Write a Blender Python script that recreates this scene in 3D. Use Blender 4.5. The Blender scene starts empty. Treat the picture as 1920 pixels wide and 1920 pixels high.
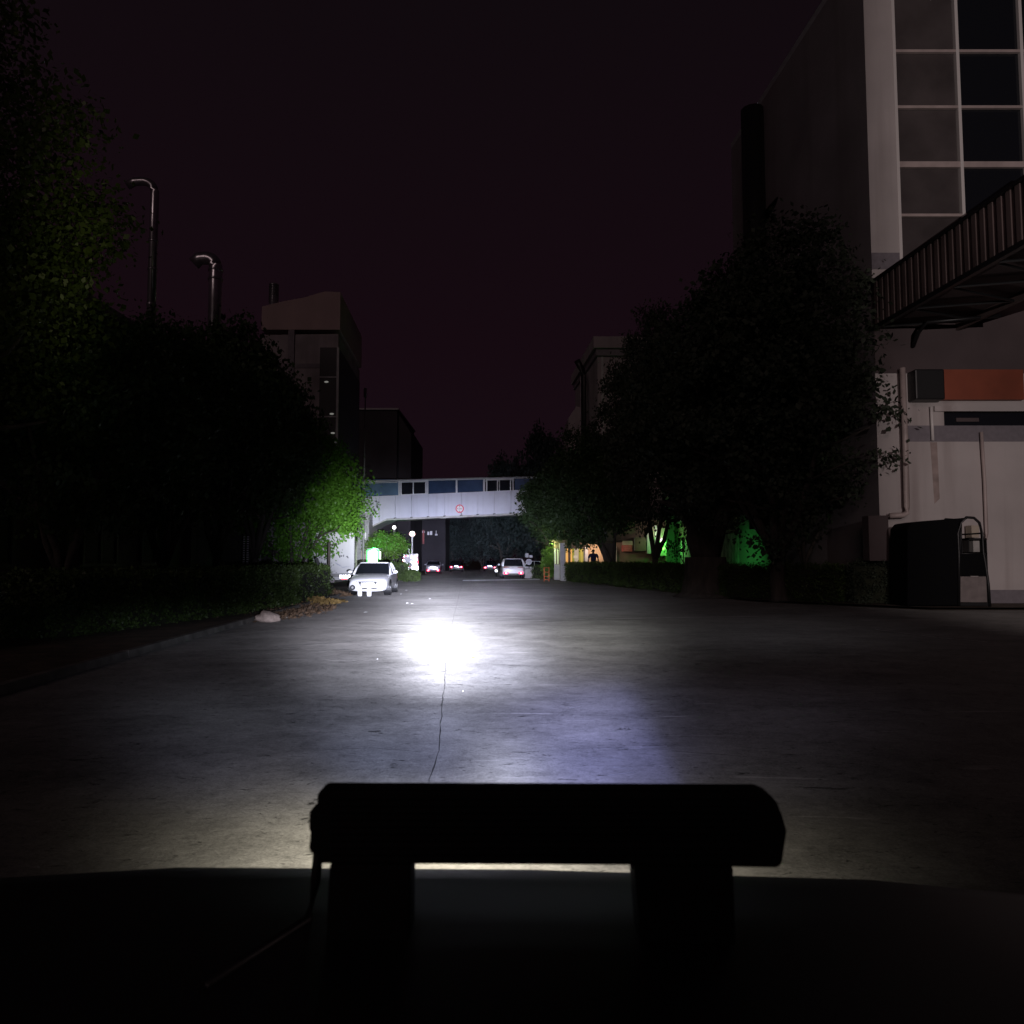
import bpy, bmesh, math, random
from mathutils import Vector, Matrix, Euler
import numpy as np
R = math.radians
random.seed(7)
C = bpy.context.scene.collection
SC = bpy.context.scene

# ------------------------------------------------------------------ camera
F = 1400.0; HOR = 1050.0; CH = 1.55
PITCH = math.atan((HOR - 960) / F)
cam = bpy.data.cameras.new('camera'); co = bpy.data.objects.new('camera', cam); C.objects.link(co)
co.location = (0, 0, CH); co.rotation_euler = (R(90) + PITCH, 0, 0)
cam.sensor_width = 36; cam.lens = 36 * F / 1920; cam.clip_end = 3000; cam.clip_start = 0.02
cam.dof.use_dof = True; cam.dof.focus_distance = 30; cam.dof.aperture_fstop = 7.0
SC.camera = co
SC.view_settings.view_transform = 'Standard'; SC.view_settings.look = 'None'
SC.view_settings.exposure = 0; SC.view_settings.gamma = 1
SC.cycles.use_denoising = True
SC.cycles.max_bounces = 5; SC.cycles.diffuse_bounces = 2; SC.cycles.glossy_bounces = 2
SC.cycles.transparent_max_bounces = 8
SC.cycles.sample_clamp_indirect = 2.0
SC.cycles.caustics_reflective = False; SC.cycles.caustics_refractive = False

# ------------------------------------------------------------------ world: night sky with city glow
w = bpy.data.worlds.new('World'); SC.world = w; w.use_nodes = True
nt = w.node_tree; nt.nodes.clear()
out = nt.nodes.new('ShaderNodeOutputWorld')
bg = nt.nodes.new('ShaderNodeBackground'); bg.inputs['Strength'].default_value = 1.0
tc = nt.nodes.new('ShaderNodeTexCoord'); sx = nt.nodes.new('ShaderNodeSeparateXYZ')
rp = nt.nodes.new('ShaderNodeValToRGB')
rp.color_ramp.elements[0].position = 0.0; rp.color_ramp.elements[0].color = (0.0090, 0.0040, 0.0068, 1)
rp.color_ramp.elements[1].position = 0.62; rp.color_ramp.elements[1].color = (0.0052, 0.0030, 0.0043, 1)
e = rp.color_ramp.elements.new(0.28); e.color = (0.0074, 0.0030, 0.0052, 1)
nt.links.new(tc.outputs['Generated'], sx.inputs[0]); nt.links.new(sx.outputs['Z'], rp.inputs[0])
sky = nt.nodes.new('ShaderNodeTexSky'); sky.sky_type = 'NISHITA'; sky.sun_disc = False
sky.sun_elevation = R(-8); sky.sun_rotation = R(200)
bg2 = nt.nodes.new('ShaderNodeBackground'); bg2.inputs['Strength'].default_value = 0.02
add = nt.nodes.new('ShaderNodeAddShader')
nt.links.new(sky.outputs[0], bg2.inputs[0]); nt.links.new(rp.outputs[0], bg.inputs[0])
nt.links.new(bg.outputs[0], add.inputs[0]); nt.links.new(bg2.outputs[0], add.inputs[1])
nt.links.new(add.outputs[0], out.inputs[0])

# ------------------------------------------------------------------ projection helpers (metres from pixels of the 1920 photo)
def ray(px, py):
    a = (px - 960) / F; b = -(py - 960) / F
    cy, sy = math.cos(PITCH), math.sin(PITCH)
    return Vector((a, cy - b * sy, sy + b * cy))
def AT(px, py, Y):
    d = ray(px, py); return Vector((d.x / d.y * Y, Y, CH + d.z / d.y * Y))
def GR(px, py, z=0.0):
    d = ray(px, py); t = (z - CH) / d.z; return Vector((d.x * t, d.y * t, z))
def XA(px, Y): return AT(px, HOR, Y).x
def ZA(py, Y): return AT(960, py, Y).z

# ------------------------------------------------------------------ lamps
class NB:
    def __init__(s, tree): s.t = tree
    def v(s, x, node, i):
        if hasattr(x, 'is_output'): s.t.links.new(x, node.inputs[i])
        else: node.inputs[i].default_value = x
    def m(s, op, a, b=0.0, c=0.0, clamp=False):
        n = s.t.nodes.new('ShaderNodeMath'); n.operation = op; n.use_clamp = clamp
        s.v(a, n, 0); s.v(b, n, 1)
        if op in ('MULTIPLY_ADD', 'SMOOTH_MIN'): s.v(c, n, 2)
        return n.outputs[0]
    def mr(s, a, lo, hi, o0, o1, smooth=True):
        n = s.t.nodes.new('ShaderNodeMapRange')
        if smooth: n.interpolation_type = 'SMOOTHSTEP'
        for i, q in enumerate((a, lo, hi, o0, o1)): s.v(q, n, i)
        return n.outputs[0]

BEAM_K = 0.105
# the light bar's beam pattern, with an added lobe for the upper left tree: lobes (centre u, centre v, width u, width v, strength, colour)
LOBES = [
    (-0.11, -0.042, 0.045, 0.014, 2557.1, (0.82, 0.84, 1)),
    (-0.02, -0.042, 0.045, 0.014, 1682.1, (0.75, 0.76, 1)),
    (0.09, -0.042, 0.07, 0.014, 205.7, (0.83, 0.86, 1)),
    (-0.42, -0.08, 0.12, 0.02, 24, (0.75, 0.82, 1)),
    (-0.22, -0.08, 0.065, 0.02, 420.8, (0.86, 0.86, 1)),
    (-0.11, -0.08, 0.043, 0.02, 2150, (0.85, 0.89, 1)),
    (-0.02, -0.08, 0.045, 0.02, 640, (0.83, 0.84, 1)),
    (0.09, -0.08, 0.07, 0.02, 218.4, (0.98, 1, 0.98)),
    (0.34, -0.08, 0.15, 0.02, 22.9, (0.86, 0.88, 1)),
    (-0.42, -0.122, 0.12, 0.024, 4.2, (0.8, 0.8, 1)),
    (-0.22, -0.122, 0.065, 0.024, 143.8, (0.8, 0.83, 1)),
    (-0.11, -0.122, 0.045, 0.024, 644.5, (0.8, 0.83, 1)),
    (-0.02, -0.122, 0.045, 0.024, 392.3, (0.74, 0.78, 1)),
    (0.09, -0.122, 0.07, 0.024, 59.5, (0.93, 0.92, 1)),
    (-0.42, -0.185, 0.12, 0.034, 8.3, (0.72, 0.79, 1)),
    (-0.22, -0.185, 0.065, 0.034, 30.2, (0.68, 0.74, 1)),
    (-0.11, -0.185, 0.045, 0.034, 48.9, (0.62, 0.68, 1)),
    (-0.02, -0.185, 0.045, 0.034, 7.6, (0.6, 0.65, 1)),
    (0.09, -0.185, 0.07, 0.034, 63.4, (0.59, 0.62, 1)),
    (0.34, -0.185, 0.15, 0.034, 3.7, (0.77, 0.73, 1)),
    (-0.42, -0.27, 0.12, 0.05, 5.1, (0.62, 0.67, 1)),
    (-0.22, -0.27, 0.065, 0.05, 13.7, (0.4, 0.52, 1)),
    (-0.11, -0.27, 0.045, 0.05, 13.2, (0.44, 0.52, 1)),
    (-0.02, -0.27, 0.045, 0.05, 32.1, (0.72, 0.78, 1)),
    (0.09, -0.27, 0.09, 0.05, 22, (0.42, 0.47, 1)),
    (0.34, -0.27, 0.15, 0.05, 1.7, (0.83, 0.8, 1)),
    (-0.106, -0.1, 0.026, 0.02, 962.8, (0.95, 0.97, 1)),
    (-0.095, 0.02, 0.08, 0.045, 2750, (0.73, 0.75, 1)),
    (-0.17, -0.46, 0.2, 0.09, 42, (1, 0.94, 0.76)),
    (0.12, -0.5, 0.25, 0.1, 8, (1, 0.92, 0.74)),
    (-0.65, 0.5, 0.055, 0.15, 11, (1, 1, 0.5)),  # added lobe that lights the near left tree
    (-0.205, 0.045, 0.035, 0.040, 650, (0.95, 1, 0.85)),
]
LAMP_POS = Vector((0.04, 1.04, 1.27))
ld = bpy.data.lights.new('light_bar_beam', 'SPOT'); ld.energy = 1000; ld.spot_size = R(160); ld.spot_blend = 0.3
ld.shadow_soft_size = 0.03; ld.use_nodes = True
lo = bpy.data.objects.new('light_bar_beam', ld); C.objects.link(lo)
lo.location = LAMP_POS; lo.rotation_euler = (R(90), 0, 0)
t = ld.node_tree; em = [n for n in t.nodes if n.type == 'EMISSION'][0]
nb = NB(t); tcn = t.nodes.new('ShaderNodeTexCoord'); sp = t.nodes.new('ShaderNodeSeparateXYZ')
t.links.new(tcn.outputs['Normal'], sp.inputs[0])
az = nb.m('MAXIMUM', nb.m('ABSOLUTE', sp.outputs['Z']), 0.02)
SGN = 1.0
U = nb.m('MULTIPLY', nb.m('DIVIDE', sp.outputs['X'], az), SGN)
V = nb.m('MULTIPLY', nb.m('DIVIDE', sp.outputs['Y'], az), SGN)
chan = [None, None, None]
def addc(g, colr):
    for k in range(3):
        x = nb.m('MULTIPLY', g, float(colr[k]))
        chan[k] = x if chan[k] is None else nb.m('ADD', chan[k], x)
for (cu, cv, su, sv, a, colr) in LOBES:
    du = nb.m('DIVIDE', nb.m('SUBTRACT', U, cu), su); dv = nb.m('DIVIDE', nb.m('SUBTRACT', V, cv), sv)
    q = nb.m('ADD', nb.m('MULTIPLY', du, du), nb.m('MULTIPLY', dv, dv))
    g = nb.m('MULTIPLY', nb.m('EXPONENT', nb.m('MULTIPLY', q, -0.5)), a * BEAM_K)
    addc(g, colr)
# the blue fringe of the lens: a patch with one hard slanted edge on its right
edge = nb.mr(nb.m('ADD', U, nb.m('MULTIPLY', V, 0.62)), 0.05, 0.10, 1.0, 0.0)
lft = nb.mr(U, -0.10, 0.12, 0.0, 1.0)
vv = nb.m('MULTIPLY', nb.mr(V, -0.50, -0.28, 0.0, 1.0), nb.mr(V, -0.17, -0.13, 1.0, 0.0))
fall = nb.mr(V, -0.30, -0.15, 7.0, 20.0)
bp = nb.m('MULTIPLY', nb.m('MULTIPLY', edge, lft), nb.m('MULTIPLY', vv, nb.m('MULTIPLY', fall, BEAM_K)))
addc(bp, (.34, .38, 1.0))
cc = t.nodes.new('ShaderNodeCombineXYZ')
for k in range(3): t.links.new(chan[k], cc.inputs[k])
t.links.new(cc.outputs[0], em.inputs['Color']); em.inputs['Strength'].default_value = 1.0

def point(name, loc, energy, colr, r=0.05):
    l = bpy.data.lights.new(name, 'POINT'); l.energy = energy; l.color = colr; l.shadow_soft_size = r
    o = bpy.data.objects.new(name, l); C.objects.link(o); o.location = loc; return o
def spot(name, loc, target, energy, colr, size, blend=0.5, r=0.1):
    l = bpy.data.lights.new(name, 'SPOT'); l.energy = energy; l.color = colr; l.shadow_soft_size = r
    l.spot_size = R(size); l.spot_blend = blend
    o = bpy.data.objects.new(name, l); C.objects.link(o); o.location = loc
    o.rotation_euler = (Vector(target) - Vector(loc)).to_track_quat('-Z', 'Y').to_euler(); return o

# ------------------------------------------------------------------ materials
MATS = {}
def mat(name, col=(.5, .5, .5), rough=.6, metal=0.0, emit=None, estr=0.0, noise=None, bump=None, spec=0.5,
        streak=None, coat=0.0, transl=False, wave=None):
    m = bpy.data.materials.new(name); m.use_nodes = True
    t = m.node_tree; p = t.nodes['Principled BSDF']
    p.inputs['Base Color'].default_value = (*col, 1); p.inputs['Roughness'].default_value = rough
    p.inputs['Metallic'].default_value = metal; p.inputs['Specular IOR Level'].default_value = spec
    if coat: p.inputs['Coat Weight'].default_value = coat
    if emit: p.inputs['Emission Color'].default_value = (*emit, 1); p.inputs['Emission Strength'].default_value = estr
    tcn = t.nodes.new('ShaderNodeTexCoord')
    last = None
    if noise:
        sc_, amt = noise[:2]; st = noise[2] if len(noise) > 2 else (1, 1, 1)
        mp = t.nodes.new('ShaderNodeMapping'); mp.inputs['Scale'].default_value = st
        n = t.nodes.new('ShaderNodeTexNoise'); n.inputs['Scale'].default_value = sc_; n.inputs['Detail'].default_value = 6
        t.links.new(tcn.outputs['Object'], mp.inputs[0]); t.links.new(mp.outputs[0], n.inputs['Vector'])
        r = t.nodes.new('ShaderNodeValToRGB')
        r.color_ramp.elements[0].position = .3; r.color_ramp.elements[1].position = .7
        r.color_ramp.elements[0].color = (*[c * (1 - amt) for c in col], 1)
        r.color_ramp.elements[1].color = (*[min(1, c * (1 + amt)) for c in col], 1)
        t.links.new(n.outputs['Fac'], r.inputs[0]); last = r.outputs[0]
    if streak:   # vertical rain streaks: (scale, colour, amount)
        mp = t.nodes.new('ShaderNodeMapping'); mp.inputs['Scale'].default_value = (streak[0], streak[0], streak[0] * .06)
        n = t.nodes.new('ShaderNodeTexNoise'); n.inputs['Scale'].default_value = 1; n.inputs['Detail'].default_value = 5
        t.links.new(tcn.outputs['Object'], mp.inputs[0]); t.links.new(mp.outputs[0], n.inputs['Vector'])
        r = t.nodes.new('ShaderNodeMapRange'); r.inputs[1].default_value = .5; r.inputs[2].default_value = .75
        r.inputs[3].default_value = 0; r.inputs[4].default_value = streak[2]
        t.links.new(n.outputs['Fac'], r.inputs[0])
        mx = t.nodes.new('ShaderNodeMix'); mx.data_type = 'RGBA'
        t.links.new(r.outputs[0], mx.inputs[0])
        if last: t.links.new(last, mx.inputs[6])
        else: mx.inputs[6].default_value = (*col, 1)
        mx.inputs[7].default_value = (*streak[1], 1); last = mx.outputs[2]
    if last: t.links.new(last, p.inputs['Base Color'])
    if bump:
        n = t.nodes.new('ShaderNodeTexNoise'); n.inputs['Scale'].default_value = bump[0]; n.inputs['Detail'].default_value = 5
        t.links.new(tcn.outputs['Object'], n.inputs['Vector'])
        b = t.nodes.new('ShaderNodeBump'); b.inputs['Strength'].default_value = bump[1]; b.inputs['Distance'].default_value = bump[2]
        t.links.new(n.outputs['Fac'], b.inputs['Height']); t.links.new(b.outputs[0], p.inputs['Normal'])
    if transl:
        tr = t.nodes.new('ShaderNodeBsdfTranslucent'); tr.inputs[0].default_value = (col[0] * 1.2, col[1] * 1.4, col[2] * .6, 1)
        if last: t.links.new(last, tr.inputs[0])
        ms = t.nodes.new('ShaderNodeMixShader'); ms.inputs[0].default_value = .25
        o_ = t.nodes['Material Output']
        t.links.new(p.outputs[0], ms.inputs[1]); t.links.new(tr.outputs[0], ms.inputs[2]); t.links.new(ms.outputs[0], o_.inputs[0])
    MATS[name] = m; return m

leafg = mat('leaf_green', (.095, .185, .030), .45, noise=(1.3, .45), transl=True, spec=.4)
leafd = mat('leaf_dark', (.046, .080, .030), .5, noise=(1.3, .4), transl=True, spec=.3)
leafl = mat('leaf_lit_tree', (.10, .25, .028), .45, noise=(1.3, .4), transl=True, spec=.3)  # brighter colour stands in for beam light on these crowns
leafk = mat('leaf_shade_dark', (.042, .054, .036), .6, noise=(1.3, .4), spec=.2)  # darkened colour stands in for shade on unlit crowns and hedges
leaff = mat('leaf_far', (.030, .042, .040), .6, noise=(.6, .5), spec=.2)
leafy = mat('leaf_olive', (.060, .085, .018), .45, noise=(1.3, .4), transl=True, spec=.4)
hedgem = mat('hedge_leaf', (.060, .095, .026), .5, noise=(1.6, .5), transl=True, spec=.3)
hedgeb = mat('hedge_leaf_bright', (.085, .17, .018), .5, noise=(2, .35), transl=True, spec=.3)
hedgec = mat('hedge_core', (.018, .022, .010), .9, noise=(6, .4))
bark = mat('bark', (.06, .05, .043), .9, noise=(5, .35, (1, 1, .25)), bump=(14, .6, .05))
whitep = mat('white_panel', (.62, .63, .70), .45, noise=(1.2, .05), streak=(2.4, (.36, .36, .40), .35))
greym = mat('grey_metal', (.30, .30, .31), .5, noise=(3, .2))
framew = mat('white_frame', (.70, .70, .70), .4)
glassb = mat('blue_glass', (.045, .075, .14), .12, spec=.8, noise=(.6, .3))
glassl = mat('pale_blue_glass', (.11, .18, .26), .2, spec=.8, noise=(.5, .35))
glassh = mat('dull_glass', (.02, .02, .022), .6)
glassd = mat('dark_glass', (.012, .014, .018), .06, spec=.8)
blueroof = mat('blue_roof_sheet', (.03, .09, .22), .5)
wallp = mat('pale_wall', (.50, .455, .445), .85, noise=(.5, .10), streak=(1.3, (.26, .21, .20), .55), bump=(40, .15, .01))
walld = mat('dark_brown_and_wall_shade', (.085, .062, .064), .8, noise=(.8, .12))
wallg = mat('grey_band', (.20, .18, .20), .8, noise=(6, .12))
wallside = mat('rendered_side_wall', (.36, .32, .33), .9, noise=(.3, .2), streak=(.8, (.2, .17, .17), .5))
walldim = mat('shaded_side_render', (.19, .165, .175), .9, noise=(.3, .2), streak=(.8, (.12, .10, .10), .5))  # side wall's shade put into a darker base colour, plus rain streaks
wallgreen = mat('weathered_render', (.34, .36, .34), .9, noise=(2.2, .6), streak=(1.8, (.14, .16, .14), .8), bump=(6, .4, .05))
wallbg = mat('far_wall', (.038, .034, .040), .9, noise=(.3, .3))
walll = mat('grimy_wall', (.30, .27, .28), .9, noise=(.6, .25), streak=(1.0, (.13, .11, .11), .8))
roofpanel = mat('faded_cladding', (.40, .30, .29), .8, noise=(.4, .1), streak=(.7, (.28, .2, .2), .4))
corr = mat('corrugated_brown', (.10, .072, .068), .6, noise=(.5, .35))
blackm = mat('black_paint', (.010, .010, .011), .45)
tarp = mat('black_tarpaulin', (.005, .005, .006), .85, spec=.08)
barm = mat('anodised_black', (.008, .008, .009), .75, spec=.15)
blackr = mat('black_rubber', (.012, .012, .012), .8)
steel = mat('galvanised_steel', (.42, .42, .44), .28, metal=.9, noise=(3, .2))
pipem = mat('painted_pipe', (.46, .38, .36), .5, noise=(2, .15))
pipew = mat('white_pipe', (.72, .68, .66), .4)
signr = mat('orange_sign', (.25, .058, .028), .55, noise=(.8, .25))
conc = mat('concrete', (.40, .39, .37), .85, noise=(3, .2), bump=(30, .3, .01))
concl = mat('pale_concrete', (.46, .46, .46), .85, noise=(2, .12), bump=(30, .3, .01))
trucko = mat('aged_white_panel', (.34, .34, .36), .5, noise=(1.5, .08), streak=(2, (.22, .22, .23), .3))
white = mat('white_paint', (.80, .80, .80), .35, coat=.3)
carw = mat('white_car_paint', (.80, .80, .82), .30, coat=.8)
cars = mat('silver_car_paint', (.38, .38, .42), .28, metal=.5, coat=.8)
card = mat('dark_car_paint', (.012, .014, .030), .25, coat=.8)
carb = mat('black_car_paint', (.016, .016, .018), .5)
chrome = mat('chrome', (.7, .7, .7), .12, metal=1)
lens = mat('headlamp_lens', (.85, .85, .88), .30, metal=.75)
plate = mat('reflective_plate', (.98, .98, 1.0), .30, metal=.9)
reflw = mat('reflective_white', (.98, .96, .96), .34, metal=.9)
reflr = mat('reflective_red', (.75, .03, .04), .40, metal=.75)
redl = mat('tail_lamp_lit', (.5, .01, .02), .3, emit=(1, .015, .09), estr=2.6)
redh = mat('tail_lamp_core', (.9, .5, .5), .3, emit=(1, .55, .68), estr=4)
redd = mat('tail_lamp_unlit', (.22, .012, .012), .25)
rubber = mat('tyre_rubber', (.018, .018, .018), .85)
rimm = mat('alloy_rim', (.45, .45, .46), .35, metal=.8)
orangep = mat('orange_paint', (.55, .13, .03), .6, noise=(6, .3))
bagm = mat('pale_sack', (.42, .34, .30), .8, noise=(7, .3), bump=(14, .6, .05))
litter = mat('dry_leaves', (.20, .13, .042), .8, noise=(3, .6))
litter2 = mat('dry_leaves_brown', (.10, .062, .036), .8, noise=(3, .5))
soil = mat('soil', (.085, .060, .042), .95, noise=(2.5, .45), bump=(12, .6, .05))
paper = mat('paper_scrap', (.6, .6, .6), .7)
skin = mat('skin', (.16, .085, .06), .6)
shirt = mat('navy_shirt', (.018, .020, .075), .85, noise=(12, .15))
trouser = mat('dark_trousers', (.012, .012, .015), .9)
hairm = mat('black_hair', (.008, .007, .007), .7)
lampw = mat('lamp_glow_white', (1, 1, 1), .5, emit=(1, .98, .95), estr=9)
lampp = mat('lamp_glow_pinkish', (1, 1, 1), .5, emit=(1, .82, .80), estr=9)
lamphalo = mat('lamp_halo_pink', (1, .6, .6), .5, emit=(1, .38, .36), estr=.55)
greenbox = mat('lit_booth_window', (.9, 1, .9), .5, emit=(.82, 1, .80), estr=5)
curt_o = mat('lit_orange_curtain', (.7, .4, .12), .8, emit=(.95, .52, .14), estr=.55)
curt_y = mat('lit_yellow_curtain', (.5, .42, .1), .8, emit=(.50, .42, .08), estr=.42)
curt_g = mat('lit_olive_curtain', (.35, .35, .06), .8, emit=(.30, .30, .03), estr=.4)
curt_w = mat('lit_pale_curtain', (.6, .7, .45), .8, emit=(.60, .70, .42), estr=.5)
notice = mat('lit_notice_sheet', (.5, .45, .35), .8, emit=(.45, .38, .28), estr=.45)
orangew = mat('warm_plaster', (.72, .52, .34), .85, noise=(8, .04), bump=(60, .2, .005))
pinkb = mat('pink_banner', (.48, .12, .11), .7, noise=(4, .2))
beige = mat('beige_panel', (.46, .40, .32), .8, noise=(2, .12))
beiged = mat('brown_panel', (.17, .13, .10), .8, noise=(2, .2))

# road surface: old poured concrete / asphalt, worn in long cross-wise smears, patched
def roadmat():
    m = bpy.data.materials.new('worn_road'); m.use_nodes = True; t = m.node_tree
    p = t.nodes['Principled BSDF']; tcn = t.nodes.new('ShaderNodeTexCoord')
    p.inputs['Roughness'].default_value = .8; p.inputs['Specular IOR Level'].default_value = .2
    p.inputs['Diffuse Roughness'].default_value = 1.0
    def nz(scale, st, detail=6, rough=.6, dist=0.0):
        mp = t.nodes.new('ShaderNodeMapping'); mp.inputs['Scale'].default_value = st
        mp.inputs['Rotation'].default_value = (0, 0, R(5))
        n = t.nodes.new('ShaderNodeTexNoise'); n.inputs['Scale'].default_value = scale
        n.inputs['Detail'].default_value = detail; n.inputs['Roughness'].default_value = rough; n.inputs['Distortion'].default_value = dist
        t.links.new(tcn.outputs['Object'], mp.inputs[0]); t.links.new(mp.outputs[0], n.inputs['Vector']); return n.outputs['Fac']
    nb = NB(t)
    big = nz(.22, (1, 1.3, 1)); mid = nz(1.3, (.6, 1, 1), 8, .65, .6); fine = nz(55, (1, 1, 1), 6, .8); grit = nz(17, (.8, 1, 1), 6, .85, .4); blot = nz(2.3, (1, 1, 1), 7, .7, 1.0)
    stk = nz(2.0, (.22, 2.0, 1), 6, .55, 1.2)
    v = nb.m('ADD', .62, nb.m('MULTIPLY', nb.m('SUBTRACT', big, .5), .9))
    v = nb.m('ADD', v, nb.m('MULTIPLY', nb.m('SUBTRACT', mid, .5), .62))
    v = nb.m('ADD', v, nb.m('MULTIPLY', nb.m('SUBTRACT', blot, .5), .7))
    v = nb.m('ADD', v, nb.m('ADD', nb.m('MULTIPLY', nb.m('SUBTRACT', fine, .5), 1.3), nb.m('MULTIPLY', nb.m('SUBTRACT', grit, .5), .9)))
    v = nb.m('ADD', v, nb.mr(stk, .64, .72, 0, .42))
    pits = nb.m('MULTIPLY', nb.mr(nz(5.0, (.45, 1, 1), 6, .85, .8), .615, .66, 1.0, .38), nb.mr(nz(16, (.5, 1, 1), 5, .8, .6), .62, .66, 1.0, .45))
    v = nb.m('MULTIPLY', nb.m('MAXIMUM', v, .18), pits)
    cx = t.nodes.new('ShaderNodeCombineXYZ')
    t.links.new(nb.m('MULTIPLY', v, .165), cx.inputs[0]); t.links.new(nb.m('MULTIPLY', v, .158), cx.inputs[1]); t.links.new(nb.m('MULTIPLY', v, .152), cx.inputs[2])
    t.links.new(cx.outputs[0], p.inputs['Base Color'])
    h = nb.m('ADD', nb.m('ADD', nb.m('MULTIPLY', fine, .35), nb.m('MULTIPLY', grit, .5)), nb.m('ADD', nb.m('MULTIPLY', blot, .6), nb.m('MULTIPLY', pits, .8)))
    b = t.nodes.new('ShaderNodeBump'); b.inputs['Strength'].default_value = .8; b.inputs['Distance'].default_value = .014
    t.links.new(h, b.inputs['Height']); t.links.new(b.outputs[0], p.inputs['Normal'])
    return m
roadm = roadmat()
crackm = mat('crack_dark', (.02, .018, .016), .95)
smear = mat('cement_smear', (.34, .335, .33), .8, noise=(6, .25))

# ------------------------------------------------------------------ mesh builder
class MB:
    def __init__(s): s.v = []; s.f = []
    def quad(s, *p):
        n = len(s.v); s.v += [tuple(q) for q in p]; s.f.append(tuple(range(n, n + len(p)))); return s
    def box(s, x0, x1, y0, y1, z0, z1):
        n = len(s.v)
        s.v += [(x0, y0, z0), (x1, y0, z0), (x1, y1, z0), (x0, y1, z0), (x0, y0, z1), (x1, y0, z1), (x1, y1, z1), (x0, y1, z1)]
        s.f += [tuple(n + i for i in q) for q in ((3, 2, 1, 0), (4, 5, 6, 7), (0, 1, 5, 4), (1, 2, 6, 5), (2, 3, 7, 6), (3, 0, 4, 7))]; return s
    def prism(s, poly, d):   # poly: 3D points, extruded by vector d
        n = len(s.v); k = len(poly); d = Vector(d)
        s.v += [tuple(Vector(p)) for p in poly] + [tuple(Vector(p) + d) for p in poly]
        s.f.append(tuple(n + i for i in reversed(range(k)))); s.f.append(tuple(n + k + i for i in range(k)))
        for i in range(k):
            j = (i + 1) % k; s.f.append((n + i, n + j, n + k + j, n + k + i))
        return s
    def tube(s, pts, r, seg=10, cap=True):
        pts = [Vector(p) for p in pts]; rs = r if isinstance(r, (list, tuple)) else [r] * len(pts)
        rings = []; up = Vector((0, 0, 1))
        for i, p in enumerate(pts):
            d = (pts[min(i + 1, len(pts) - 1)] - pts[max(i - 1, 0)]).normalized()
            a = d.cross(up if abs(d.z) < .95 else Vector((0, 1, 0))).normalized(); b = d.cross(a).normalized()
            n = len(s.v); rings.append(n)
            for k in range(seg):
                an = 2 * math.pi * k / seg; s.v.append(tuple(p + (a * math.cos(an) + b * math.sin(an)) * rs[i]))
        for i in range(len(rings) - 1):
            for k in range(seg):
                j = (k + 1) % seg; s.f.append((rings[i] + k, rings[i] + j, rings[i + 1] + j, rings[i + 1] + k))
        if cap:
            s.f.append(tuple(rings[0] + k for k in reversed(range(seg)))); s.f.append(tuple(rings[-1] + k for k in range(seg)))
        return s
    def ball(s, c, r, seg=12, rings=8):
        n = len(s.v); c = Vector(c); r = r if isinstance(r, (tuple, list)) else (r, r, r)
        for i in range(rings + 1):
            th = math.pi * i / rings
            for k in range(seg):
                ph = 2 * math.pi * k / seg
                s.v.append((c.x + r[0] * math.sin(th) * math.cos(ph), c.y + r[1] * math.sin(th) * math.sin(ph), c.z + r[2] * math.cos(th)))
        for i in range(rings):
            for k in range(seg):
                j = (k + 1) % seg; s.f.append((n + i * seg + k, n + (i + 1) * seg + k, n + (i + 1) * seg + j, n + i * seg + j))
        return s
    def build(s, name, m, parent=None, org=(0, 0, 0), smooth=False, bevel=0, subs=0):
        me = bpy.data.meshes.new(name); o_ = Vector(org)
        me.from_pydata([tuple(Vector(v) - o_) for v in s.v], [], s.f); me.validate(); me.update()
        bm = bmesh.new(); bm.from_mesh(me); bmesh.ops.recalc_face_normals(bm, faces=bm.faces); bm.to_mesh(me); bm.free()
        me.materials.append(m)
        if smooth:
            for p in me.polygons: p.use_smooth = True
        o = bpy.data.objects.new(name, me); C.objects.link(o)
        if parent: o.parent = parent
        else: o.location = o_
        if bevel:
            b = o.modifiers.new('bevel', 'BEVEL'); b.width = bevel; b.segments = 2; b.limit_method = 'ANGLE'
        if subs:
            b = o.modifiers.new('subd', 'SUBSURF'); b.levels = subs; b.render_levels = subs
        return o
def tag(o, label=None, cat=None, group=None, kind=None):
    if label: o['label'] = label
    if cat: o['category'] = cat
    if group: o['group'] = group
    if kind: o['kind'] = kind
    return o
def thing(name, label, cat, loc=(0, 0, 0), rz=0.0, group=None):
    o = bpy.data.objects.new(name, None); C.objects.link(o); o.location = loc; o.rotation_euler = (0, 0, rz)
    o.empty_display_size = .2; return tag(o, label, cat, group)
def copy_tree(o, parent=None):
    c = o.copy(); C.objects.link(c); c.parent = parent
    for ch in list(o.children): copy_tree(ch, c)
    return c
def B(*a): return MB().box(*a)

# ================================================================== SETTING
tag(MB().quad((-900, -200, -.02), (900, -200, -.02), (900, 1500, -.02), (-900, 1500, -.02)).build('ground', soil), kind='structure')
def edgeL(Y): return -5.35 - .061 * (Y - 0)     # left road edge
road = MB()
road.quad((edgeL(-12), -12, 0), (40, -12, 0), (40, 23.2, 0), (13.0, 23.2, 0), (9.0, 28, 0), (6.6, 41, 0), (4.0, 55.5, 0), (1.0, 125, 0), (edgeL(125), 125, 0))
tag(road.build('road', roadm), kind='structure')
cross = MB().quad((-60, 125, .0), (60, 125, .0), (60, 135, .0), (-60, 135, .0))
tag(cross.build('cross_road', roadm), kind='structure')
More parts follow.
